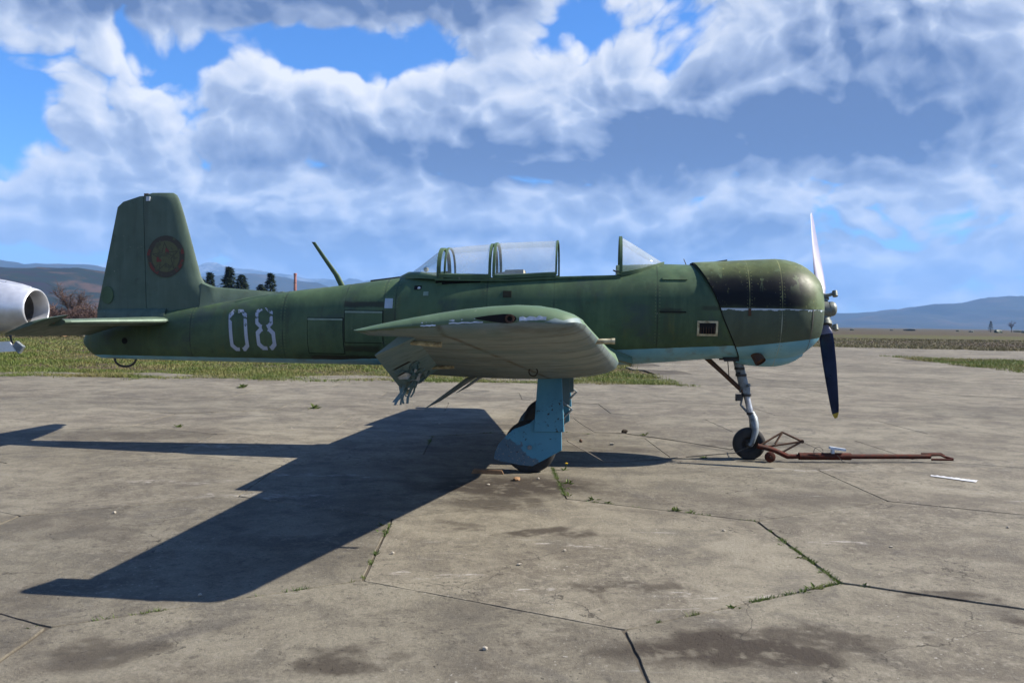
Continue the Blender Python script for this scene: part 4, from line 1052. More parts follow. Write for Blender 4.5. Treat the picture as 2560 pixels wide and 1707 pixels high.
# ------------------------------------------------------------------ tail
def vsec(z, x_le, x_te, th, taper_te=0.08, n=10):
    out = []
    for k in range(n + 1):
        u = 0.5 - 0.5 * math.cos(math.pi * k / n); y = th / 2 * (math.sqrt(min(u / 0.28, 1)) if u < 0.28 else 1 - (1 - taper_te) * ((u - 0.28) / 0.72) ** 1.5); out.append((x_le + (x_te - x_le) * u, y))
    return [Vector((x, -y, z)) for x, y in out] + [Vector((x, y, z)) for x, y in reversed(out[1:])]
fle = [(1.50, -3.25), (1.74, -3.42), (1.80, -3.49), (1.86, -3.552), (1.965, -3.586), (2.738, -3.814), (2.806, -3.842), (2.85, -3.872), (2.868, -3.92)]
fhg = lambda z: -4.199 - 0.049 * (z - 1.537) / 1.2
mb = MB(); zs = [1.42, 1.54, 1.66, 1.76, 1.82, 1.90, 2.0, 2.2, 2.4, 2.6, 2.72, 2.79, 2.835, 2.862]
mb.loft([vsec(z, interp(fle, z), fhg(z) if z < 2.83 else fhg(2.83) + 0.10 * (z - 2.83) / 0.032, (0.15 - 0.075 * (z - 1.42) / 1.44) * (1 if z < 2.8 else (0.75 if z < 2.85 else 0.35)), 0.55) for z in zs])
FIN = mb.build('fin', 'tail_paint', PLANE, 45)
mb = MB(); rg = []     # dorsal fillet
for i in range(13):
    u = i / 12; x = -2.60 - 0.95 * u; zt = fus(x)[0]; top = 1.742 + 0.062 * u + (0.05 * max(0, u - 0.85) / 0.15); th = 0.012 + 0.05 * u
    rg.append([Vector((x, -0.10 - 0.03 * u, zt - 0.07)), Vector((x, -th - 0.015, zt + 0.01)), Vector((x, -th * 0.6, max(top - 0.02, zt))), Vector((x, 0, max(top, zt + 0.002))), Vector((x, th * 0.6, max(top - 0.02, zt))), Vector((x, th + 0.015, zt + 0.01)), Vector((x, 0.10 + 0.03 * u, zt - 0.07))])
mb.loft(rg, True); mb.build('dorsal_fillet', 'tail_paint', PLANE, 45)
mb = MB()
def rte(z): return -4.807 + (z - 1.544) * (0.245 / 1.198)
rz = [1.50, 1.56, 1.75, 2.0, 2.25, 2.5, 2.70, 2.76, 2.80, 2.825]
rr_ = []
for z in rz:
    te = rte(min(z, 2.742)) if z <= 2.745 else rte(2.742) + (z - 2.742) / 0.083 * 0.26
    xh = fhg(z) - 0.008; th = 0.078 - 0.035 * (z - 1.5) / 1.3
    rr_.append([Vector((xh, -th / 2, z)), Vector((xh + (te - xh) * 0.5, -th * 0.27, z)), Vector((te, -0.004, z)), Vector((te, 0.004, z)), Vector((xh + (te - xh) * 0.5, th * 0.27, z)), Vector((xh, th / 2, z)), Vector((xh + 0.014, 0, z))])
mb.loft(rr_); RUD = mb.build('rudder', 'tail_paint', PLANE, 45)
mb = MB(); mb.lathe([(-0.030, 0.0), (-0.030, 0.075), (0.030, 0.075), (0.030, 0.0)], (-4.685, 0.0, 1.69), 'Y', 24); mb.v = [(v[0], v[1] * (1 - (-4.60 - v[0]) * 3), 1.69 + (v[2] - 1.69) * 1.35) for v in mb.v]; mb.build('rudder_plate', 'green_paint', RUD)
mb = MB(); mb.box((-4.225, 0.0, 2.835), (0.05, 0.03, 0.04)); mb.build('tip_lamp', 'rust', FIN)
mb = MB(); mb.box((-4.19, 0.0, 2.792), (0.045, 0.078, 0.05)); mb.build('tip_cap_chip', 'white_wear', FIN)
# tail cone fairing below the rudder
mb = MB(); rg = []
for i in range(8):
    u = i / 7; x = -3.95 - 0.86 * u; zt = 1.56 - 0.03 * u; w = 0.13 * (1 - u) ** 0.6 + 0.012
    rg.append([Vector((x, w * math.cos(a), 1.36 + (zt - 1.36) * max(0.0, math.sin(a)) ** 0.8)) for a in [math.pi * k / 8 for k in range(9)]])
mb.loft(rg, False, True, True); mb.build('tail_fairing', 'tail_paint', PLANE, 45)
# roundel, badly worn: dark disc, olive star, scraps of red
def fin_y(z): return -(0.15 - 0.075 * (z - 1.42) / 1.44) / 2
def disc(name, cx, cz, r_, mat, off, star=False, arc=None, inner=0.0):
    N = 40 if not star else 10; out = []
    if arc:
        a0, a1 = arc; pts = []
        K = 8
        for k in range(K): 
            b0, b1 = a0 + (a1 - a0) * k / K, a0 + (a1 - a0) * (k + 1) / K
            mbx.add([(cx + rr * math.cos(b), fin_y(cz + rr * math.sin(b)) - off, cz + rr * math.sin(b)) for rr, b in ((inner, b0), (r_, b0), (r_, b1), (inner, b1))], [(0, 1, 2, 3)])
        return None
    mb = MB(); c = (cx, fin_y(cz) - off, cz); vs = [c]
    for k in range(N):
        a = 2 * math.pi * k / N + math.pi / 2 + rad(6); q = r_ * (1 if not star or k % 2 == 0 else 0.42)
        vs.append((cx + q * math.cos(a) * 0.93, fin_y(cz + q * math.sin(a)) - off, cz + q * math.sin(a)))
    mb.add(vs, [(0, 1 + k, 1 + (k + 1) % N) for k in range(N)])
    return mb.build(name, mat, EMB, None)
EMB = FIN
ECX, ECZ = -3.965, 2.135
disc('roundel_disc', ECX, ECZ, 0.238, 'emblem_dark', 0.003)
disc('roundel_centre', ECX, ECZ, 0.178, 'emblem_olive', 0.0045)
for a0, a1 in ((3.5, 4.3), (5.35, 6.1), (0.15, 0.45), (2.75, 3.1)):
    mbx = MB(); disc('', ECX, ECZ, 0.222, '', 0.0055, arc=(a0, a1), inner=0.188); mbx.build('ring_fragment', 'emblem_red', EMB, None)
disc('star_outline', ECX, ECZ - 0.01, 0.175, 'emblem_black', 0.0058, True)
disc('star', ECX, ECZ - 0.01, 0.158, 'emblem_olive', 0.0068, True)
for (dx, dz, w, h) in ((0.02, 0.055, 0.05, 0.05), (-0.09, -0.03, 0.035, 0.07), (0.01, 0.085, 0.03, 0.02), (-0.06, -0.045, 0.03, 0.03)):
    mbx = MB(); mbx.add([(ECX + dx - w / 2, fin_y(ECZ + dz) - 0.0078, ECZ + dz - h / 2), (ECX + dx + w / 2, fin_y(ECZ + dz) - 0.0078, ECZ + dz - h / 2), (ECX + dx + w * 0.3, fin_y(ECZ + dz + h / 2) - 0.0078, ECZ + dz + h / 2), (ECX + dx - w * 0.4, fin_y(ECZ + dz + h / 2) - 0.0078, ECZ + dz + h / 2)], [(0, 1, 2, 3)])
    mbx.build('red_scrap', 'emblem_red', EMB, None)
def tailplane(s):
    def ts(a, k=1.0):
        u = max(0.0, (a - 0.12) / 1.60); le = (-3.86 - 0.52 * u ** 1.15, 1.405 - 0.025 * u); hg = (-4.40 - 0.075 * u, 1.385 - 0.025 * u)
        return le, hg, (0.105 - 0.045 * u) * k
    mb = MB(); rg = []
    for a in (0.10, 0.4, 0.8, 1.15, 1.46):
        le, hg, th = ts(a); ring = []
        prof = [(0, 0), (0.04, 0.42), (0.15, 0.78), (0.4, 1.0), (0.75, 0.85), (1.0, 0.66)]
        for u, v in prof: ring.append(Vector((le[0] + (hg[0] - le[0]) * u, s * a, le[1] + (hg[1] - le[1]) * u + th / 2 * v)))
        for u, v in reversed(prof[1:]): ring.append(Vector((le[0] + (hg[0] - le[0]) * u, s * a, le[1] + (hg[1] - le[1]) * u - th / 2 * v)))
        rg.append(ring)
    mb.loft(rg); T = mb.build('tailplane', 'tail_paint', PLANE, 40)
    an = rad(21); mb = MB(); rg = []
    def es(a, fwd, tex):
        le, hg, th = ts(a); H = Vector((hg[0] - 0.008, s * a, hg[1])); d = Vector((-math.cos(an), 0, -math.sin(an))); nn = Vector((-math.sin(an), 0, math.cos(an)))
        prof = [(-fwd, 0.0), (-fwd * 0.8, 0.45), (0.0, 0.66), (0.4, 0.42), (1.0, 0.04), (1.0, -0.04), (0.4, -0.42), (0.0, -0.66), (-fwd * 0.8, -0.45)]
        return [H + d * (tex * u if u > 0 else 0.30 * u) + nn * (th / 2 * v) for u, v in prof]
    for a, f_, tx in ((0.17, 0.06, 0.43), (0.6, 0.06, 0.41), (1.1, 0.06, 0.37), (1.44, 0.06, 0.335), (1.475, 0.06, 0.33), (1.48, 0.85, 0.33), (1.62, 0.62, 0.315), (1.70, 0.40, 0.29), (1.73, 0.15, 0.25)):
        rg.append(es(a, f_, tx))
    mb.loft(rg); E = mb.build('elevator', 'tail_paint', PLANE, 40)
    mb = MB(); le, hg, th = ts(1.47); mb.box((hg[0] + 0.045, s * 1.47, hg[1] + 0.035), (0.07, 0.02, 0.03), Matrix.Rotation(rad(40), 3, 'Y')); mb.build('hinge_bracket', 'rust', E)
    # bright highlight along the leading edge, painted in as a pale strip
    mb = MB(); rg = []
    for a in (0.2, 0.5, 0.8, 1.1, 1.4):
        le, hg, th = ts(a); c = Vector((le[0] + 0.0015, s * a, le[1])); rg.append([c + Vector((-0.012, 0, th * 0.14 + 0.003)), c + Vector((0.002, 0, 0)), c + Vector((-0.012, 0, -th * 0.14 - 0.003))])
    mb.loft(rg, False, False, False); mb.build('edge_highlight', 'light_green_patch', T, None)
tailplane(-1); tailplane(1)

# ------------------------------------------------------------------ cockpit, canopy, windscreen, mast
mb = MB()
tub = [(-0.78, 1.42), (1.16, 1.42)]
zt = 1.90
mb.add([(-0.80, -0.34, zt), (1.16, -0.34, zt), (1.16, 0.34, zt), (-0.80, 0.34, zt), (-0.80, -0.34, 1.25), (1.16, -0.34, 1.25), (1.16, 0.34, 1.25), (-0.80, 0.34, 1.25)], [(4, 5, 6, 7), (0, 1, 5, 4), (2, 3, 7, 6), (1, 2, 6, 5), (3, 0, 4, 7)])
mb.build('cockpit_tub', 'dark_interior', FUS, None)
for x in (-0.35, 0.62):
    mb = MB(); mb.box((x, 0, 1.42), (0.42, 0.44, 0.10)); mb.box((x - 0.22, 0, 1.68), (0.08, 0.42, 0.46), Matrix.Rotation(rad(-10), 3, 'Y')); mb.build('seat', 'dark_metal', FUS)
mb = MB(); mb.box((0.03, 0.0, 1.972), (0.20, 0.34, 0.075), Matrix.Rotation(rad(-2), 3, 'Y')); mb.box((-0.13, 0.0, 1.955), (0.16, 0.28, 0.045), Matrix.Rotation(rad(-12), 3, 'Y'))
PAD = mb.build('headrest_pad', 'seat_pad', FUS)
mb = MB(); mb.box((1.30, 0, 1.99), (0.34, 0.46, 0.10)); mb.build('instrument_hood', 'seat_pad', FUS)
mb = MB(); mb.lathe([(-0.02, 0.0), (-0.01, 0.025), (0.02, 0.03), (0.04, 0.0)], (-0.955, -0.08, 2.0), 'Z', 14); mb.build('lamp', 'seat_pad', FUS)
def sill(x): return interp([(-1.25, 1.905), (-0.706, 1.924), (-0.146, 1.921), (0.512, 1.952), (1.163, 1.965), (1.62, 2.085)], x)
def arch(x, top, w=0.365, n=24, dr=0.0, z0=None):
    z = sill(x) if z0 is None else z0; h = top - z; out = []
    for k in range(n + 1):
        a = math.pi * k / n; c, s_ = math.cos(a), math.sin(a)
        out.append(Vector((x, -(w + dr) * math.copysign(abs(c) ** (2 / 2.6), c), z + (h + dr) * abs(s_) ** (2 / 2.3))))
    return out
def hoop(name, x, top, wx, parent, mat='green_paint', w=0.365, dr=0.006):
    mb = MB(); a, b_, c, d = arch(x - wx / 2, top, w, dr=dr), arch(x + wx / 2, top, w, dr=dr), arch(x + wx / 2, top, w, dr=-0.015), arch(x - wx / 2, top, w, dr=-0.015)
    mb.loft([list(q) for q in zip(a, b_, c, d)], True); return mb.build(name, mat, parent, 40)
def glass(name, secs, parent):
    mb = MB(); mb.loft(secs, False, False, False); return mb.build(name, 'canopy_glass', parent, 60)
def rail(name, x0, x1, parent, hgt=0.035, thick=0.035, w=0.365, dz=0.0):
    for s in (-1, 1):
        mb = MB(); rg = []
        for i in range(9):
            x = x0 + (x1 - x0) * i / 8; z = sill(x) + dz
            rg.append([Vector((x, s * (w - thick / 2), z - 0.015)), Vector((x, s * (w + thick / 2), z - 0.02)), Vector((x, s * (w + thick / 2), z + hgt * 0.6)), Vector((x, s * (w - thick / 2), z + hgt))])
        mb.loft(rg); mb.build(name, 'green_paint', parent, 40)
rail('sill_rail', -0.80, 1.17, FUS, 0.004, 0.05, 0.37, -0.03)
CAN_R = hoop('rear_canopy', -0.765, 2.245, 0.042, PLANE); hoop('canopy_frame', -0.70, 2.252, 0.022, CAN_R, dr=0.002)
hoop('canopy_frame', -0.215, 2.296, 0.030, CAN_R)
glass('canopy_glass', [arch(-0.70, 2.250), arch(-0.45, 2.275), arch(-0.215, 2.294)], CAN_R)
glass('rear_fairing_glass', [arch(-1.11, 1.992, 0.06, z0=1.965), arch(-1.0, 2.062, 0.20, z0=1.955), arch(-0.88, 2.155, 0.30, z0=1.94), arch(-0.765, 2.24)], CAN_R)
rail('canopy_rail', -0.76, -0.20, CAN_R, 0.03)
CAN_F = hoop('front_canopy', -0.172, 2.302, 0.030, PLANE, dr=0.010); hoop('canopy_frame', 0.492, 2.335, 0.020, CAN_F)
glass('canopy_glass', [arch(-0.172, 2.306), arch(0.15, 2.320), arch(0.492, 2.334)], CAN_F)
rail('canopy_rail', -0.18, 0.495, CAN_F, 0.028)
mb = MB(); rg = []   # solid rear fairing under the glass
for x, w_, h_ in ((-1.26, 0.05, 0.012), (-1.15, 0.20, 0.04), (-1.0, 0.29, 0.035), (-0.85, 0.345, 0.03), (-0.74, 0.375, 0.03)):
    zt = fus(x)[0]; z0 = interp([(-1.26, 1.925), (-1.15, 1.945), (-1.0, 1.95), (-0.74, 1.935)], x)
    rg.append([Vector((x, w_ * math.cos(a), z0 - 0.05 + (h_ + 0.05) * abs(math.sin(a)) ** 0.6)) for a in [math.pi * k / 16 for k in range(17)]])
mb.loft(rg, False, True, False); mb.build('rear_fairing', 'green_paint', CAN_R, 50)
WSC = hoop('windscreen', 1.172, 2.382, 0.032, PLANE)
glass('screen_glass', [arch(1.172, 2.378), arch(1.27, 2.325, 0.352, z0=1.985), arch(1.38, 2.258, 0.318, z0=2.01), arch(1.50, 2.182, 0.25, z0=2.045), arch(1.60, 2.120, 0.14, z0=2.08), arch(1.635, 2.10, 0.05, z0=2.09)], WSC)
mb = MB(); rg = []
for x, w_, z in ((1.17, 0.367, 1.968), (1.27, 0.355, 1.985), (1.38, 0.322, 2.01), (1.50, 0.255, 2.045), (1.60, 0.147, 2.08), (1.645, 0.03, 2.098)):
    rg.append((x, w_, z))
for s in (-1, 1):
    sec = [[Vector((x, s * (w_ + 0.012), z - 0.03)), Vector((x, s * (w_ + 0.014), z + 0.012)), Vector((x, s * (w_ - 0.012), z + 0.02)), Vector((x, s * (w_ - 0.014), z - 0.03))] for x, w_, z in rg]
    mb = MB(); mb.loft(sec); mb.build('screen_base', 'green_paint', WSC, 40)
mb = MB(); mb.tube([(1.155, -0.37, 1.99), (1.12, -0.37, 1.985), (1.09, -0.37, 2.0)], 0.008, 8); mb.build('canopy_latch', 'dark_metal', WSC)
mb = MB(); rg = []
for (x, z, c, th) in ((-1.915, 1.80, 0.075, 0.030), (-1.99, 1.94, 0.068, 0.026), (-2.13, 2.13, 0.055, 0.020), (-2.26, 2.312, 0.045, 0.014)):
    rg.append([Vector((x + c / 2 * math.cos(a), th / 2 * math.sin(a), z)) for a in [2 * math.pi * k / 12 for k in range(12)]])
mb.loft(rg); mb.build('antenna_mast', 'green_paint', PLANE, 50)
mb = MB(); mb.box((-1.42, 0.0, 1.903), (0.36, 0.03, 0.02), Matrix.Rotation(rad(-7.5), 3, 'Y')); mb.build('aerial_strip', 'dark_metal', FUS)

# ------------------------------------------------------------------ landing gear
def tyre(parent, name, c, r_, w, flat=0.012):
    prof = [(-w * 0.5, r_ * 0.48), (-w * 0.52, r_ * 0.76), (-w * 0.42, r_ * 0.94), (-w * 0.2, r_ * 0.995), (0, r_), (w * 0.2, r_ * 0.995), (w * 0.42, r_ * 0.94), (w * 0.52, r_ * 0.76), (w * 0.5, r_ * 0.48), (w * 0.3, r_ * 0.42), (-w * 0.3, r_ * 0.42), (-w * 0.5, r_ * 0.48)]
    mb = MB(); mb.lathe(prof, (0, 0, 0), 'Y', 36)
    mb.v = [(v[0], v[1] * (1 + (0.10 if v[2] < -r_ * 0.8 else 0)), max(v[2], -r_ + flat)) for v in mb.v]
    o = mb.build('tyre', 'rubber', parent, 50); o.location = c
    mb = MB(); mb.lathe([(-w * 0.36, 0.0), (-w * 0.36, r_ * 0.2), (-w * 0.22, r_ * 0.3), (-w * 0.36, r_ * 0.42), (-w * 0.44, r_ * 0.47), (w * 0.44, r_ * 0.47), (w * 0.36, r_ * 0.42), (w * 0.22, r_ * 0.3), (w * 0.36, r_ * 0.2), (w * 0.36, 0.0)], (0, 0, 0), 'Y', 28); o = mb.build('rim', 'dark_metal', parent, 40); o.location = c
def main_gear(s):
    Y = s * 1.2; yo = s * 1.305
    mb = MB(); mb.tube([(0.50, s * 1.10, 0.95), (0.495, s * 1.10, 0.52)], 0.042, 14); mb.tube([(0.495, s * 1.10, 0.54), (0.49, s * 1.10, 0.30)], 0.030, 14); mb.tube([(0.495, s * 1.10, 0.30), (0.305, s * 1.10, 0.244)], [0.036, 0.030], 12); mb.tube([(0.305, s * 1.06, 0.244), (0.305, s * 1.30, 0.244)], 0.022, 12)
    G_ = mb.build('main_gear', 'strut_metal', PLANE, 40)
    tyre(G_, 'wheel', (0.305, Y, 0.244), 0.256, 0.15)
    mb = MB(); mb.tube([(0.53, s * 1.10, 0.72), (0.70, s * 1.10, 0.60), (0.52, s * 1.10, 0.42)], [0.018, 0.014, 0.018], 8); mb.build('torque_link', 'strut_metal', G_, 40)
    mb = MB(); mb.tube([(0.52, s * 1.10, 0.70), (0.46, s * 0.70, 0.93)], 0.020, 10); mb.build('side_brace', 'dark_metal', G_, 40)
    # leg door
    pts = [Vector((0.374, yo, 0.915)), Vector((0.604, yo, 0.915)), Vector((0.634, yo, 0.400)), Vector((0.343, yo, 0.394))]
    v_, f_ = extrude_poly(pts, (0, -s * 0.022, 0)); mb = MB(); mb.add(v_, f_); D_ = mb.build('leg_door', 'gear_blue', G_, None)
    bv = D_.modifiers.new('bevel', 'BEVEL'); bv.width = 0.006; bv.segments = 2
    pts = [(-0.040, 0.122), (-0.030, 0.19), (0.005, 0.268), (0.06, 0.335), (0.150, 0.416), (0.23, 0.445), (0.30, 0.475), (0.337, 0.508), (0.40, 0.508), (0.606, 0.47), (0.612, 0.222), (0.331, 0.062), (0.20, 0.072), (0.03, 0.101)]
    v_, f_ = extrude_poly([Vector((x, yo - s * 0.024, z)) for x, z in pts], (0, -s * 0.016, 0)); mb = MB(); mb.add(v_, f_); D2 = mb.build('wheel_door', 'spat_paint', G_, None)
    bv = D2.modifiers.new('bevel', 'BEVEL'); bv.width = 0.004; bv.segments = 2
    # inner door hanging from the centre section
    v_, f_ = extrude_poly([Vector((0.56, s * 0.82, 0.93)), Vector((0.66, s * 0.82, 0.93)), Vector((0.67, s * 0.84, 0.62)), Vector((0.57, s * 0.84, 0.60))], (0, s * 0.012, 0)); mb = MB(); mb.add(v_, f_); mb.build('inner_door', 'control_paint', G_, None)
    mb = MB(); mb.lathe([(-0.008, 0.03), (0.008, 0.03)], (0.64, s * 1.18, 0.30), 'Y', 12, False); mb.build('towing_eye', 'rust', G_, 40)
main_gear(-1); main_gear(1)
mb = MB(); mb.tube([(2.43, 0, 1.14), (2.515, 0, 0.80), (2.545, 0, 0.70)], [0.050, 0.052, 0.046], 16); mb.lathe([(-0.03, 0.058), (0.03, 0.058)], (2.530, 0, 0.745), 'Z', 16, True); mb.tube([(2.555, -0.05, 0.80), (2.57, -0.065, 0.80)], 0.018, 8); NG = mb.build('nose_gear', 'strut_metal', PLANE, 40); tyre(NG, 'wheel', (2.585, 0.0, 0.168), 0.174, 0.12, 0.006)
for (cx_, cz_, cr) in ((2.487, 0.905, 0.060), (2.470, 0.975, 0.056), (2.546, 0.69, 0.055), (2.598, 0.49, 0.045)):
    mb = MB(); mb.lathe([(-0.014, cr), (0.014, cr)], (cx_, 0, cz_), 'Z', 16, True); mb.build('collar', 'dark_metal', NG, 40)
mb = MB(); mb.tube([(2.54, 0, 0.72), (2.60, 0, 0.47)], 0.033, 14); mb.build('piston', 'bare_metal', NG, 40)
mb = MB(); mb.tube([(2.60, 0, 0.50), (2.625, -0.02, 0.44), (2.635, -0.055, 0.38), (2.635, -0.085, 0.30), (2.60, -0.088, 0.18), (2.585, -0.088, 0.165)], [0.038, 0.044, 0.042, 0.034, 0.026, 0.026], 12); mb.tube([(2.60, 0, 0.50), (2.625, 0.02, 0.44), (2.635, 0.055, 0.38), (2.635, 0.085, 0.30), (2.60, 0.088, 0.18), (2.585, 0.088, 0.165)], [0.038, 0.044, 0.042, 0.034, 0.026, 0.026], 12); mb.tube([(2.585, -0.11, 0.168), (2.585, 0.11, 0.168)], 0.02, 12); mb.build('fork', 'strut_metal', NG, 50)
mb = MB(); mb.tube([(2.51, 0, 0.70), (2.49, 0, 0.58), (2.575, 0, 0.49)], [0.014, 0.012, 0.014], 8); mb.build('torque_link', 'strut_metal', NG, 40)
mb = MB(); mb.tube([(2.10, -0.0, 1.10), (2.30, 0, 0.92), (2.49, 0, 0.745)], [0.028, 0.024, 0.024], 12); mb.lathe([(-0.05, 0.02), (0.05, 0.02)], (2.50, 0, 0.735), 'Y', 10, True); mb.build('drag_brace', 'rust', NG, 40)
mb = MB(); mb.tube([(2.335, -0.03, 1.09), (2.345, -0.03, 1.0), (2.355, -0.025, 0.90), (2.36, -0.02, 0.86)], 0.005, 6); mb.tube([(2.47, -0.04, 0.93), (2.44, -0.05, 0.925)], 0.012, 6); mb.build('brake_hose', 'rubber', NG, 40)
mb = MB(); mb.box((2.46, -0.03, 0.665), (0.06, 0.07, 0.07)); mb.tube([(2.43, -0.07, 0.64), (2.50, 0.05, 0.64)], 0.012, 8); mb.build('steering_damper', 'dark_metal', NG, 30)
for s in (-1, 1):
    mb = MB(); v_, f_ = extrude_poly([Vector((2.26, s * 0.16, 1.10)), Vector((2.44, s * 0.16, 1.105)), Vector((2.43, s * 0.18, 1.06)), Vector((2.28, s * 0.18, 1.055))], (0, s * 0.01, 0)); mb.add(v_, f_); mb.build('gear_door', 'dark_metal', NG, None)
# ------------------------------------------------------------------ tow bar at the nose wheel (world coordinates from here on)
def to_world(x, y, z):
    return PLANE.matrix_basis @ Vector((x, y, z))
PLANE_M = Matrix.Rotation(-rad(5.37), 4, 'Z')
def wl(x, y, z): return PLANE_M @ Vector((x, y, z))
TB = empty('tow_bar', wl(2.9, -0.05, 0.0))
tag(TB, 'rusty red tow bar with a lattice fork lying ahead of the nose wheel', 'tow bar')
def tb(mb, name, mat, smooth=40):
    o = mb.build(name, mat, None, smooth); o.data.transform(Matrix.Translation(-Vector(TB.location))); o.parent = TB; return o
def P3(x, y, z): return Vector((x, y, z))
yb = -0.40
mb = MB(); mb.tube([P3(3.36, yb, 0.062), P3(4.50, yb + 0.09, 0.062)], 0.026, 14); tb(mb, 'bar', 'tow_red')
mb = MB(); mb.tube([P3(3.06, yb - 0.01, 0.062), P3(3.62, yb + 0.02, 0.062)], 0.038, 14); tb(mb, 'sleeve', 'tow_red')
mb = MB(); mb.tube([P3(2.62, -0.40, 0.165), P3(2.80, -0.40, 0.12), P3(2.94, yb, 0.055), P3(3.10, yb, 0.060)], 0.026, 10); mb.tube([P3(2.62, -0.12, 0.165), P3(2.80, -0.22, 0.12), P3(2.96, yb + 0.05, 0.058)], 0.022, 10); tb(mb, 'fork', 'tow_red')
A_, B_, C_, D_ = P3(2.66, -0.38, 0.17), P3(2.905, -0.33, 0.305), P3(3.10, -0.38, 0.215), P3(2.86, -0.40, 0.085)
mb = MB(); mb.tube([A_, B_], 0.011, 8); mb.tube([B_, C_], 0.011, 8); mb.tube([A_ + P3(0.05, 0, -0.02), C_], 0.011, 8); mb.tube([C_, D_], 0.011, 8); mb.tube([B_, A_.lerp(C_, 0.35)], 0.011, 8); mb.lathe([(-0.014, 0.020), (0.014, 0.020)], C_, 'Y', 10, True); tb(mb, 'lattice', 'rust')
mb = MB(); mb.lathe([(-0.02, 0.0), (-0.02, 0.044), (-0.012, 0.056), (0.012, 0.056), (0.02, 0.044), (0.02, 0.0)], (2.74, -0.46, 0.057), 'Y', 22); tb(mb, 'trolley_wheel', 'tow_red')
mb = MB(); mb.tube([P3(2.74, -0.50, 0.057), P3(2.74, -0.36, 0.057)], 0.014, 8); mb.tube([P3(2.74, -0.42, 0.057), P3(2.80, -0.41, 0.12)], 0.012, 8); tb(mb, 'axle', 'rust')
mb = MB(); mb.tube([P3(4.46, yb + 0.095, 0.075), P3(4.60, yb + 0.07, 0.085), P3(4.66, yb + 0.09, 0.06), P3(4.72, yb + 0.03, 0.045)], 0.013, 8); mb.tube([P3(4.42, yb + 0.12, 0.088), P3(4.64, yb + 0.14, 0.088), P3(4.66, yb + 0.10, 0.07)], 0.010, 8); mb.tube([P3(4.50, yb + 0.06, 0.035), P3(4.72, yb + 0.03, 0.04)], 0.012, 8); tb(mb, 'towing_eye', 'tow_red')
mb = MB(); mb.box((3.47, yb, 0.145), (0.17, 0.05, 0.025), Matrix.Rotation(rad(8), 3, 'Y')); mb.box((3.42, yb, 0.12), (0.03, 0.04, 0.05)); tb(mb, 'release_handle', 'white_wear')
mb = MB(); mb.tube([P3(3.10, -0.38, 0.21), P3(3.22, yb - 0.02, 0.16), P3(3.32, yb, 0.10)], 0.003, 5); tb(mb, 'lanyard', 'wire_steel')
mb = MB(); mb.tube([P3(3.26 + 0.05 * math.cos(a), yb - 0.03, 0.115 + 0.05 * math.sin(a)) for a in [0.3 * k for k in range(18)]], 0.003, 5); tb(mb, 'wire_loop', 'wire_steel')
mb = MB(); mb.tube([P3(3.46, yb - 0.03, 0.08), P3(3.50, yb - 0.08, 0.02), P3(3.56, yb - 0.12, 0.012), P3(3.66, yb - 0.10, 0.010)], 0.003, 5); tb(mb, 'wire_loop', 'wire_steel')

def wire(name, pts, r_, label, cat='cable', mat='wire_steel'):
    fine = []
    for i in range(len(pts) - 1):
        a, b_ = Vector(pts[i]), Vector(pts[i + 1])
        for k in range(6):
            u = k / 6; p = a.lerp(b_, u); p += Vector((0.012 * fbm(p.x * 4, p.y * 4, 1.0), 0.012 * fbm(p.x * 4, p.y * 4, 7.0), 0)); p.z = max(p.z, r_ + 0.001); fine.append(p)
    fine.append(Vector(pts[-1]))
    mb = MB(); mb.tube(fine, r_, 6); return tag(mb.build(name, mat), label, cat)
wire('tie_cable', [wl(0.66, 1.15, 0.27), (1.10, 1.75, 0.02), (1.49, 1.80, 0.006), (2.0, 1.2, 0.006), (2.5, 0.25, 0.03), wl(2.60, -0.10, 0.19)], 0.0045, 'thin steel cable running from the far main wheel to the nose wheel')
wire('tie_cable', [wl(0.66, -1.18, 0.30) + Vector((0, 0, 0)), (0.95, -0.9, 0.05), (1.25, -0.55, 0.006), (1.9, -0.2, 0.006), (2.4, -0.35, 0.08), wl(2.62, -0.12, 0.18)], 0.0045, 'thin steel cable running from the blue near main gear to the nose wheel')
def lump(name, c, sz, mat, label, cat, seed, group=None, sub=2):
    bm = bmesh.new(); bmesh.ops.create_icosphere(bm, subdivisions=sub, radius=1.0)
    for v in bm.verts:
        k = 1 + 0.35 * fbm(v.co.x * 1.3 + seed, v.co.y * 1.3, v.co.z * 1.3 + seed * 2)
        v.co = Vector((v.co.x * sz[0] * k, v.co.y * sz[1] * k, v.co.z * sz[2] * k))
    lo = min(v.co.z for v in bm.verts)
    for v in bm.verts: v.co.z = max(v.co.z, lo * 0.6) - lo * 0.6
    me = bpy.data.meshes.new(name); bm.to_mesh(me); bm.free(); me.materials.append(MATS[mat])
    o = bpy.data.objects.new(name, me); COL.objects.link(o); o.location = c; o.rotation_euler = (0, 0, seed)
    return tag(o, label, cat, group)
mat_simple('brick_stone', (0.26, 0.155, 0.085), 0.9, 0, 0.4, 14.0, 0.2, bmp=0.4)
mat_simple('pale_stone', (0.42, 0.38, 0.31), 0.9, 0, 0.4, 20.0, 0.2, bmp=0.4)
mat_simple('dark_wood', (0.035, 0.026, 0.018), 0.9, 0, 0.5, 16.0, 0.2)
lump('brick_fragment', (0.06, -1.72, 0), (0.050, 0.030, 0.020), 'brick_stone', 'broken orange brick piece on the oily patch beside the near main wheel', 'brick', 1.2)
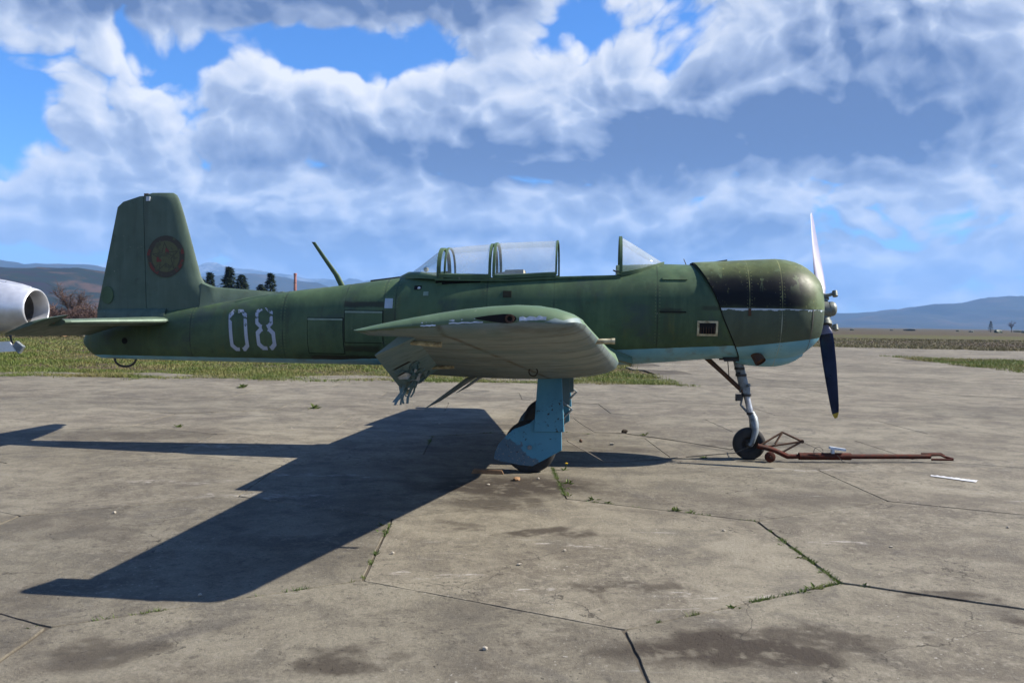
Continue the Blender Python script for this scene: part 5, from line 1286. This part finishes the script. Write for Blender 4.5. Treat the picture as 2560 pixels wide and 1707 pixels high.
for i, (x, y) in enumerate([(-0.19, -1.97), (0.26, -1.64), (0.06, -4.53), (-0.72, -4.32), (0.35, -4.2), (-2.9, -3.3), (-1.0, 2.6), (3.6, -3.4), (1.5, -3.6), (2.5, -4.0), (-1.6, -5.2), (-0.1, -5.9), (0.9, -6.3), (-2.9, 1.9), (3.9, 2.2)]):
    q = random.Random(i); lump('pebble', (x, y, 0), (q.uniform(0.010, 0.018), q.uniform(0.008, 0.014), q.uniform(0.006, 0.011)), 'pale_stone', 'small loose pale pebble lying on the concrete', 'pebble', i * 1.7, 'pebbles on the concrete', 1)
lump('wood_block', (1.50, 1.86, 0), (0.055, 0.028, 0.030), 'dark_wood', 'dark wooden block caught under the far tie cable', 'wood block', 0.5)
CS = empty('wood_chock', (1.2, 0.71, 0)); tag(CS, 'pale scrap of wood lying by the tie cable', 'wood scrap')
mb = MB(); mb.box((0, 0, 0.012), (0.045, 0.03, 0.022)); o = mb.build('scrap', 'pale_stone', CS)
lump('rust_nut', (0.85, 0.92, 0), (0.022, 0.018, 0.024), 'rust', 'rusty metal lump threaded on the tie cable', 'metal scrap', 2.2)
# timber chock lying in the shadow behind the near main wheel
CH = empty('wheel_chock', wl(-0.08, -1.38, 0.0), rad(-4)); tag(CH, 'pale timber chock lying in the shadow behind the near main wheel', 'chock')
mb = MB(); v_, f_ = extrude_poly([Vector((-0.16, -0.04, 0.0)), Vector((0.15, -0.04, 0.0)), Vector((0.13, -0.04, 0.035)), Vector((-0.14, -0.04, 0.038))], (0, 0.08, 0)); mb.add(v_, f_); mb.build('timber', 'brick_stone', CH, None)
# crumpled white plastic strip
def mat_plastic():
    m, t, b, out = material('white_plastic'); b.inputs['Base Color'].default_value = (0.50, 0.50, 0.50, 1); b.inputs['Roughness'].default_value = 0.45
mat_plastic()
vs = []; fs = []; N = 22
for i in range(N + 1):
    u = i / N; x = 4.10 + 0.29 * u; y = -1.18 - 0.30 * u
    w = 0.024 + 0.026 * u + 0.004 * fbm(i * 0.7, 2.0)
    for k, q in enumerate((-1, -0.3, 0.4, 1)):
        vs.append((x + q * w * 0.7, y + q * w * 0.9, 0.004 + (0.012 * abs(fbm(i * 0.55, k * 1.7)) + 0.003 if k in (1, 2) else 0.001)))
for i in range(N):
    for k in range(3): fs.append((i * 4 + k, (i + 1) * 4 + k, (i + 1) * 4 + k + 1, i * 4 + k + 1))
tag(mesh('plastic_strip', vs, fs, 'white_plastic', None, 30), 'crumpled strip of white plastic film lying on the concrete beyond the tow bar', 'plastic scrap')
# weeds rooted in the joints
def weed(x, y, size, seed, label, flower=False, group='weeds in the slab joints'):
    q = random.Random(seed); mb = MB()
    for k in range(int(10 + size * 60)):
        a = q.uniform(0, 6.283); L = size * q.uniform(0.5, 1.1); el = q.uniform(0.25, 1.1); w = L * q.uniform(0.10, 0.17)
        d = Vector((math.cos(a) * math.cos(el), math.sin(a) * math.cos(el), math.sin(el))); sd = Vector((-math.sin(a), math.cos(a), 0))
        b_ = Vector((q.uniform(-1, 1), q.uniform(-1, 1), 0)) * size * 0.25
        mb.add([b_, b_ + d * L * 0.45 + sd * w, b_ + d * L - Vector((0, 0, L * 0.25)), b_ + d * L * 0.45 - sd * w], [(0, 1, 2), (0, 2, 3)])
    W = empty('weed', (x, y, -0.012)); tag(W, label, 'weed', None if flower else group)
    mb.build('leaves', 'joint_weed', W, None)
    if flower:
        mb = MB(); mb.tube([(0.02, 0, 0), (0.03, 0, size * 0.9)], 0.003, 5); st = mb.build('stalk', 'joint_weed', W)
        mb = MB(); mb.lathe([(0.0, 0.0), (0.006, 0.014), (0.012, 0.016), (0.018, 0.0)], (0.03, 0, size * 0.9), 'Z', 12); mb.build('flower', 'yellow_paint', W)
WL = 'small green weed rooted in a joint of the hexagonal slabs'
for i, (x, y, sz) in enumerate([(0.53, -1.83, 0.060), (0.50, -2.10, 0.035), (0.49, -2.40, 0.045), (0.67, -2.56, 0.055), (0.78, -2.68, 0.05), (1.27, -2.95, 0.055), (1.40, -3.00, 0.04), (-0.90, -3.55, 0.045), (-0.88, -3.75, 0.04),
                               (1.80, -3.95, 0.03), (1.815, -4.28, 0.045), (1.83, -4.60, 0.03), (1.68, -4.93, 0.055), (1.60, -4.99, 0.04), (1.98, -4.86, 0.04), (1.15, -5.27, 0.045), (1.74, 1.72, 0.07), (2.1, -0.2, 0.05), (-2.2, -5.7, 0.03), (-2.25, -6.25, 0.05), (-3.2, 4.6, 0.12), (-5.6, 8.6, 0.14), (-4.4, 1.9, 0.07)]):
    weed(x, y, sz * 1.35, i, WL)
weed(0.52, -1.12, 0.075, 77, 'green weed with a single yellow flower just ahead of the near main wheel', True)

# ------------------------------------------------------------------ silver jet beyond the tail (only its engine end is in the picture)
def mat_silver():
    m, t, b, out = material('silver_skin')
    tc = t.new('ShaderNodeTexCoord'); v = tc.outputs['Object']; n = t.noise(v, 3.0, 5.0, 0.6); x = t.sep(v)[0]
    col = t.mix(t.ramp(n, 0.3, 0.7), (0.60, 0.61, 0.63), (0.72, 0.73, 0.75))
    ln = t.math('LESS_THAN', t.math('ABSOLUTE', t.math('SUBTRACT', x, -1.0)), 0.012)
    t.put(b.inputs['Base Color'], t.mix(t.math('MULTIPLY', ln, 0.6), col, (0.2, 0.2, 0.2))); b.inputs['Metallic'].default_value = 0.55; t.put(b.inputs['Roughness'], t.ramp(n, 0.3, 0.7, 0.30, 0.42))
mat_silver()
mat_simple('jet_liner', (0.10, 0.095, 0.09), 0.6, 0.5, 0.4, 6.0)
JET = empty('jet_engine_pod', (-14.95, 18.0, 0.0), rad(-8)); tag(JET, 'silver jet engine pod with an open round exhaust parked beyond the green tailplane', 'jet aircraft')
JZ = 1.66
mb = MB(); mb.lathe([(-6.2, 0.34), (-6.0, 0.62), (-5.2, 0.84), (-3.8, 0.94), (-2.4, 0.92), (-1.4, 0.87), (-0.8, 0.80), (-0.4, 0.73), (-0.15, 0.665), (-0.04, 0.635), (0.0, 0.615), (0.012, 0.595), (0.0, 0.575), (-0.06, 0.565), (-0.5, 0.55)], (0, 0, JZ), 'X', 56); mb.build('nacelle', 'silver_skin', JET, 40)
mb = MB(); mb.lathe([(-0.5, 0.552), (-1.3, 0.46), (-1.3, 0.0)], (0, 0, JZ), 'X', 40); mb.lathe([(-1.3, 0.22), (-0.9, 0.16), (-0.6, 0.0)], (0, 0, JZ), 'X', 24); mb.build('exhaust_liner', 'jet_liner', JET, 40)
mb = MB(); rg = []
for i in range(10):
    u = i / 9; x = -0.20 - 2.6 * u; R = interp([(-2.9, 0.92), (-1.4, 0.87), (-0.8, 0.80), (-0.4, 0.73), (-0.1, 0.655)], x); w = 0.05 + 0.13 * u ** 0.7; hh = 0.035 + 0.11 * u
    rg.append([Vector((x, w * math.cos(a), JZ + R - 0.035 + (hh + 0.02) * math.sin(a))) for a in [math.pi * k / 10 for k in range(11)]])
mb.loft(rg, False, True, True); mb.build('spine_fairing', 'silver_skin', JET, 50)
mb = MB(); mb.loft([wsec(y, (2.6, JZ + 0.35), (-0.4, JZ + 0.35), 0.12) for y in (-0.9, 0.0, 6.0)]); mb.v = [(-6.8 - v[0], v[1], v[2]) for v in mb.v]; mb.build('wing', 'silver_skin', JET, 40)
mb = MB(); v_, f_ = extrude_poly([Vector((-4.3, -0.42, 0.44)), Vector((-0.62, -0.42, 0.64)), Vector((-0.40, -0.42, 0.34)), Vector((-4.3, -0.42, 0.06))], (0, 0.05, 0)); mb.add(v_, f_); DR = mb.build('gear_door', 'silver_skin', JET, None)
mb = MB(); mb.box((-0.36, -0.34, 0.46), (0.30, 0.12, 0.26), Matrix.Rotation(rad(35), 3, 'Y')); mb.build('door_jack', 'strut_metal', JET, 30)
mb = MB(); mb.tube([(-0.55, -0.30, 0.40), (-0.9, -0.1, 1.02)], 0.03, 10); mb.tube([(-3.6, -0.36, 0.40), (-3.6, -0.1, 0.95)], 0.03, 10); mb.build('door_strut', 'dark_metal', JET, 40)
mb = MB(); mb.tube([(-3.3, 0, 1.0), (-3.3, 0, 0.42)], 0.09, 14); mb.tube([(-3.3, -0.16, 0.42), (-3.3, 0.16, 0.42)], 0.05, 12); LG = mb.build('gear_leg', 'strut_metal', JET, 40)
tyre(JET, 'wheel', (-3.3, 0.0, 0.42), 0.43, 0.26, 0.012)

# ------------------------------------------------------------------ trees and scrub far behind
def conifer(x, y, h, r_, seed, label, dens=1.0, group='dark conifers beyond the field'):
    q = random.Random(seed); T = empty('conifer', (x, y, GZ)); tag(T, label, 'tree', group)
    mb = MB(); mb.tube([(0, 0, 0), (0.03 * h * 0.2, 0, h * 0.5), (0, 0, h * 0.96)], [0.028 * h, 0.018 * h, 0.004 * h], 7); mb.build('trunk', 'bark', T)
    mb = MB(); n = int(2600 * dens)
    for k in range(n):
        u = q.random() ** 0.8; z = h * (0.10 + 0.88 * u); R = r_ * (1 - u) ** 0.68 * (0.85 + 0.15 * math.sin(u * 47 + q.random() * 2.5)) + 0.03 * r_
        a = q.uniform(0, 6.283); R *= 0.80 + 0.45 * fbm(math.cos(a) * 1.2 + seed * 3, math.sin(a) * 1.2, u * 5 + seed) + 0.12 * math.sin(a * 2 + seed); d = max(R, 0.02) * q.uniform(0.35, 1.05)
        c = Vector((d * math.cos(a), d * math.sin(a), z - 0.12 * d)); s_ = h * q.uniform(0.018, 0.040)
        ax = Vector((math.cos(a), math.sin(a), q.uniform(-0.5, 0.35))).normalized(); sd = Vector((-math.sin(a), math.cos(a), q.uniform(-0.5, 0.5))).normalized()
        mb.add([c - sd * s_ * 0.6, c + sd * s_ * 0.6, c + ax * s_ * 1.7], [(0, 1, 2)])
    mb.build('crown', 'conifer_needles', T, None)
CL = 'dark conifer in the clump beyond the aircraft tail, seen over the fuselage'
for i, (x, h, r_) in enumerate([(-46.0, 7.9, 2.6), (-44.9, 8.5, 2.6), (-43.3, 9.5, 0.9), (-42.2, 9.1, 2.9), (-41.0, 7.9, 2.5), (-39.5, 8.1, 2.8), (-38.1, 7.9, 2.3), (-36.9, 8.3, 2.8)]):
    conifer(x + [0.3, -0.4, 0, 0.2, 0.5, -0.3, 0.45, 0.0][i], 120 + (i * 37 % 5) * 1.2, h * [0.94, 1.0, 1.0, 1.02, 0.88, 1.0, 0.86, 1.04][i], r_, i + 3, 'slim columnar cypress between the broad conifers' if i == 2 else CL, 0.8, None if i == 2 else 'dark conifers beyond the field')
conifer(222, 400, 5.2, 2.0, 31, 'single dark conifer standing far across the field below the blue hills', 0.5, None)
def bare(x, y, h, spread, seed, label, cat, group=None, n=140, name='bare_tree', trunk=True):
    q = random.Random(seed); T = empty(name, (x, y, GZ)); tag(T, label, cat, group)
    mb = MB(); tips = []
    if trunk: mb.tube([(0, 0, 0), (0.02 * h, 0, h * 0.35), (0, 0.02 * h, h * 0.6)], [0.028 * h, 0.02 * h, 0.010 * h], 7)
    else: mb.tube([(0, 0, 0), (0, 0, h * 0.3)], [0.02 * h, 0.01 * h], 6)
    for k in range(9):
        a = q.uniform(0, 6.283); z0 = h * q.uniform(0.03 if not trunk else 0.22, 0.5); e = Vector((math.cos(a) * spread * q.uniform(0.4, 0.9), math.sin(a) * spread * q.uniform(0.4, 0.9), min(h * q.uniform(0.55, 0.95), h)))
        mb.tube([(0, 0, z0 * 0.8), Vector((0, 0, z0)).lerp(e, 0.5) + Vector((0, 0, 0.06 * h)), e], [0.010 * h, 0.007 * h, 0.003 * h], 5); tips.append((Vector((0, 0, z0)), e))
    mb.build('trunk' if trunk else 'stem', 'bark', T)
    mb = MB()
    for k in range(n):
        a_, e = tips[q.randrange(len(tips))]; b_ = a_.lerp(e, q.uniform(0.25, 1.0)); d = Vector((q.uniform(-1, 1), q.uniform(-1, 1), q.uniform(-0.1, 1.2))).normalized(); L = h * q.uniform(0.08, 0.24); w = (0.0035 if trunk else 0.0085) * h
        sd = d.cross(Vector((q.uniform(-1, 1), q.uniform(-1, 1), 0.2))).normalized() * w
        mb.add([b_ - sd, b_ + sd, b_ + d * L], [(0, 1, 2)])
        for z in range(2):
            c = b_ + d * L * q.uniform(0.3, 0.8); d2 = (d + Vector((q.uniform(-1, 1), q.uniform(-1, 1), q.uniform(-0.5, 1)))).normalized()
            mb.add([c - sd * 0.7, c + sd * 0.7, c + d2 * L * 0.6], [(0, 1, 2)])
    mb.build('twigs', 'bare_twigs', T, None)
bare(-36.2, 63, 4.0, 1.7, 5, 'bare leafless tree rising above the brown scrub by the silver jet pod', 'tree', n=700)
q = random.Random(21)
for i in range(30):
    Y = q.uniform(52, 60); px = q.uniform(-0.545, -0.425); bare(px * (Y + 9.75), Y, q.uniform(1.5, 2.5), 1.3, 40 + i, 'brown leafless scrub bush in the thicket at the foot of the hill', 'bush', 'scrub bushes at the foot of the hill', n=380, name='scrub_bush', trunk=False)
bare(243, 420, 6.0, 2.4, 9, 'lone bare tree far across the field below the blue hills', 'tree', n=260)
for i in (0, 1, 3, 4, 7, 8, 10, 12, 13):
    Y = q.uniform(330, 470); az = [0.36, 0.385, 0.40, 0.43, 0.45, 0.475, 0.49, 0.505, 0.52, 0.535, 0.55, 0.565, 0.575, 0.58, 0.42, 0.39][i]
    lump('far_bush', (az * (Y + 9.75), Y, GZ), (q.uniform(0.8, 4.5), 1.0, q.uniform(0.3, 0.9)), 'conifer_needles', 'low dark bush on the far edge of the field under the blue hills', 'bush', i * 1.3, 'bushes on the far edge of the field')
for i in range(9):
    lump('rubble_heap', (-0.56 * 66 + i * 0.95 + q.uniform(-0.2, 0.2), 56 + q.uniform(-1, 1), GZ), (q.uniform(0.25, 0.5), 0.3, q.uniform(0.14, 0.26)), ['pale_stone', 'brick_stone'][i % 3 == 1], 'low heap of pale and orange rubble in front of the brown scrub', 'rubble', i * 2.1, 'rubble heaps before the scrub')
# brick chimney
def mat_brick():
    m, t, b, out = material('chimney_brick'); tc = t.new('ShaderNodeTexCoord')
    br = t.new('ShaderNodeTexBrick'); t.l.new(tc.outputs['Object'], br.inputs['Vector']); br.inputs['Scale'].default_value = 1.6
    n = t.noise(tc.outputs['Object'], 0.8, 4.0)
    t.put(b.inputs['Base Color'], t.mix(t.ramp(n, 0.35, 0.65), (0.22, 0.075, 0.045), (0.30, 0.12, 0.075))); b.inputs['Roughness'].default_value = 0.9
mat_brick()
CHM = empty('factory_chimney', (-113.2, 450, GZ)); tag(CHM, 'tall slender red brick chimney rising behind the aircraft spine', 'chimney')
mb = MB(); mb.lathe([(0, 1.05), (8, 0.92), (16, 0.80), (24.6, 0.66), (24.6, 0.45)], (0, 0, 0), 'Z', 20); mb.build('shaft', 'chimney_brick', CHM, 40)
mb = MB(); mb.lathe([(24.5, 0.66), (24.6, 0.85), (25.5, 0.85), (25.6, 0.6), (25.3, 0.5)], (0, 0, 0), 'Z', 20); mb.build('cap', 'chimney_brick', CHM, 30)
mb = MB()
for z in (6, 11, 16, 20.5): mb.lathe([(z, interp([(0, 1.06), (8, 0.93), (16, 0.81), (24.6, 0.67)], z)), (z, interp([(0, 1.09), (8, 0.96), (16, 0.84), (24.6, 0.70)], z)), (z + 0.2, interp([(0, 1.09), (8, 0.96), (16, 0.84), (24.6, 0.70)], z)), (z + 0.2, interp([(0, 1.05), (8, 0.92), (16, 0.80), (24.6, 0.66)], z))], (0, 0, 0), 'Z', 20)
mb.build('iron_band', 'dark_metal', CHM, 30)

# ------------------------------------------------------------------ haze
hz = bpy.data.materials.new('haze_air'); hz.use_nodes = True; t = NT(hz.node_tree); t.n.clear()
out = t.new('ShaderNodeOutputMaterial'); pv = t.new('ShaderNodeVolumePrincipled'); t.l.new(pv.outputs[0], out.inputs['Volume'])
pv.inputs['Color'].default_value = (0.27, 0.53, 1.0, 1); pv.inputs['Density'].default_value = 0.000105; pv.inputs['Anisotropy'].default_value = 0.0; pv.inputs['Density Attribute'].default_value = ''
mb = MB(); mb.box((0, 4700, 309), (14400, 9900, 622)); o = mb.build('haze', None, None, None); o.data.materials.append(hz); o['kind'] = 'stuff'
o['label'] = 'thin blue haze of the air between the field and the mountains'
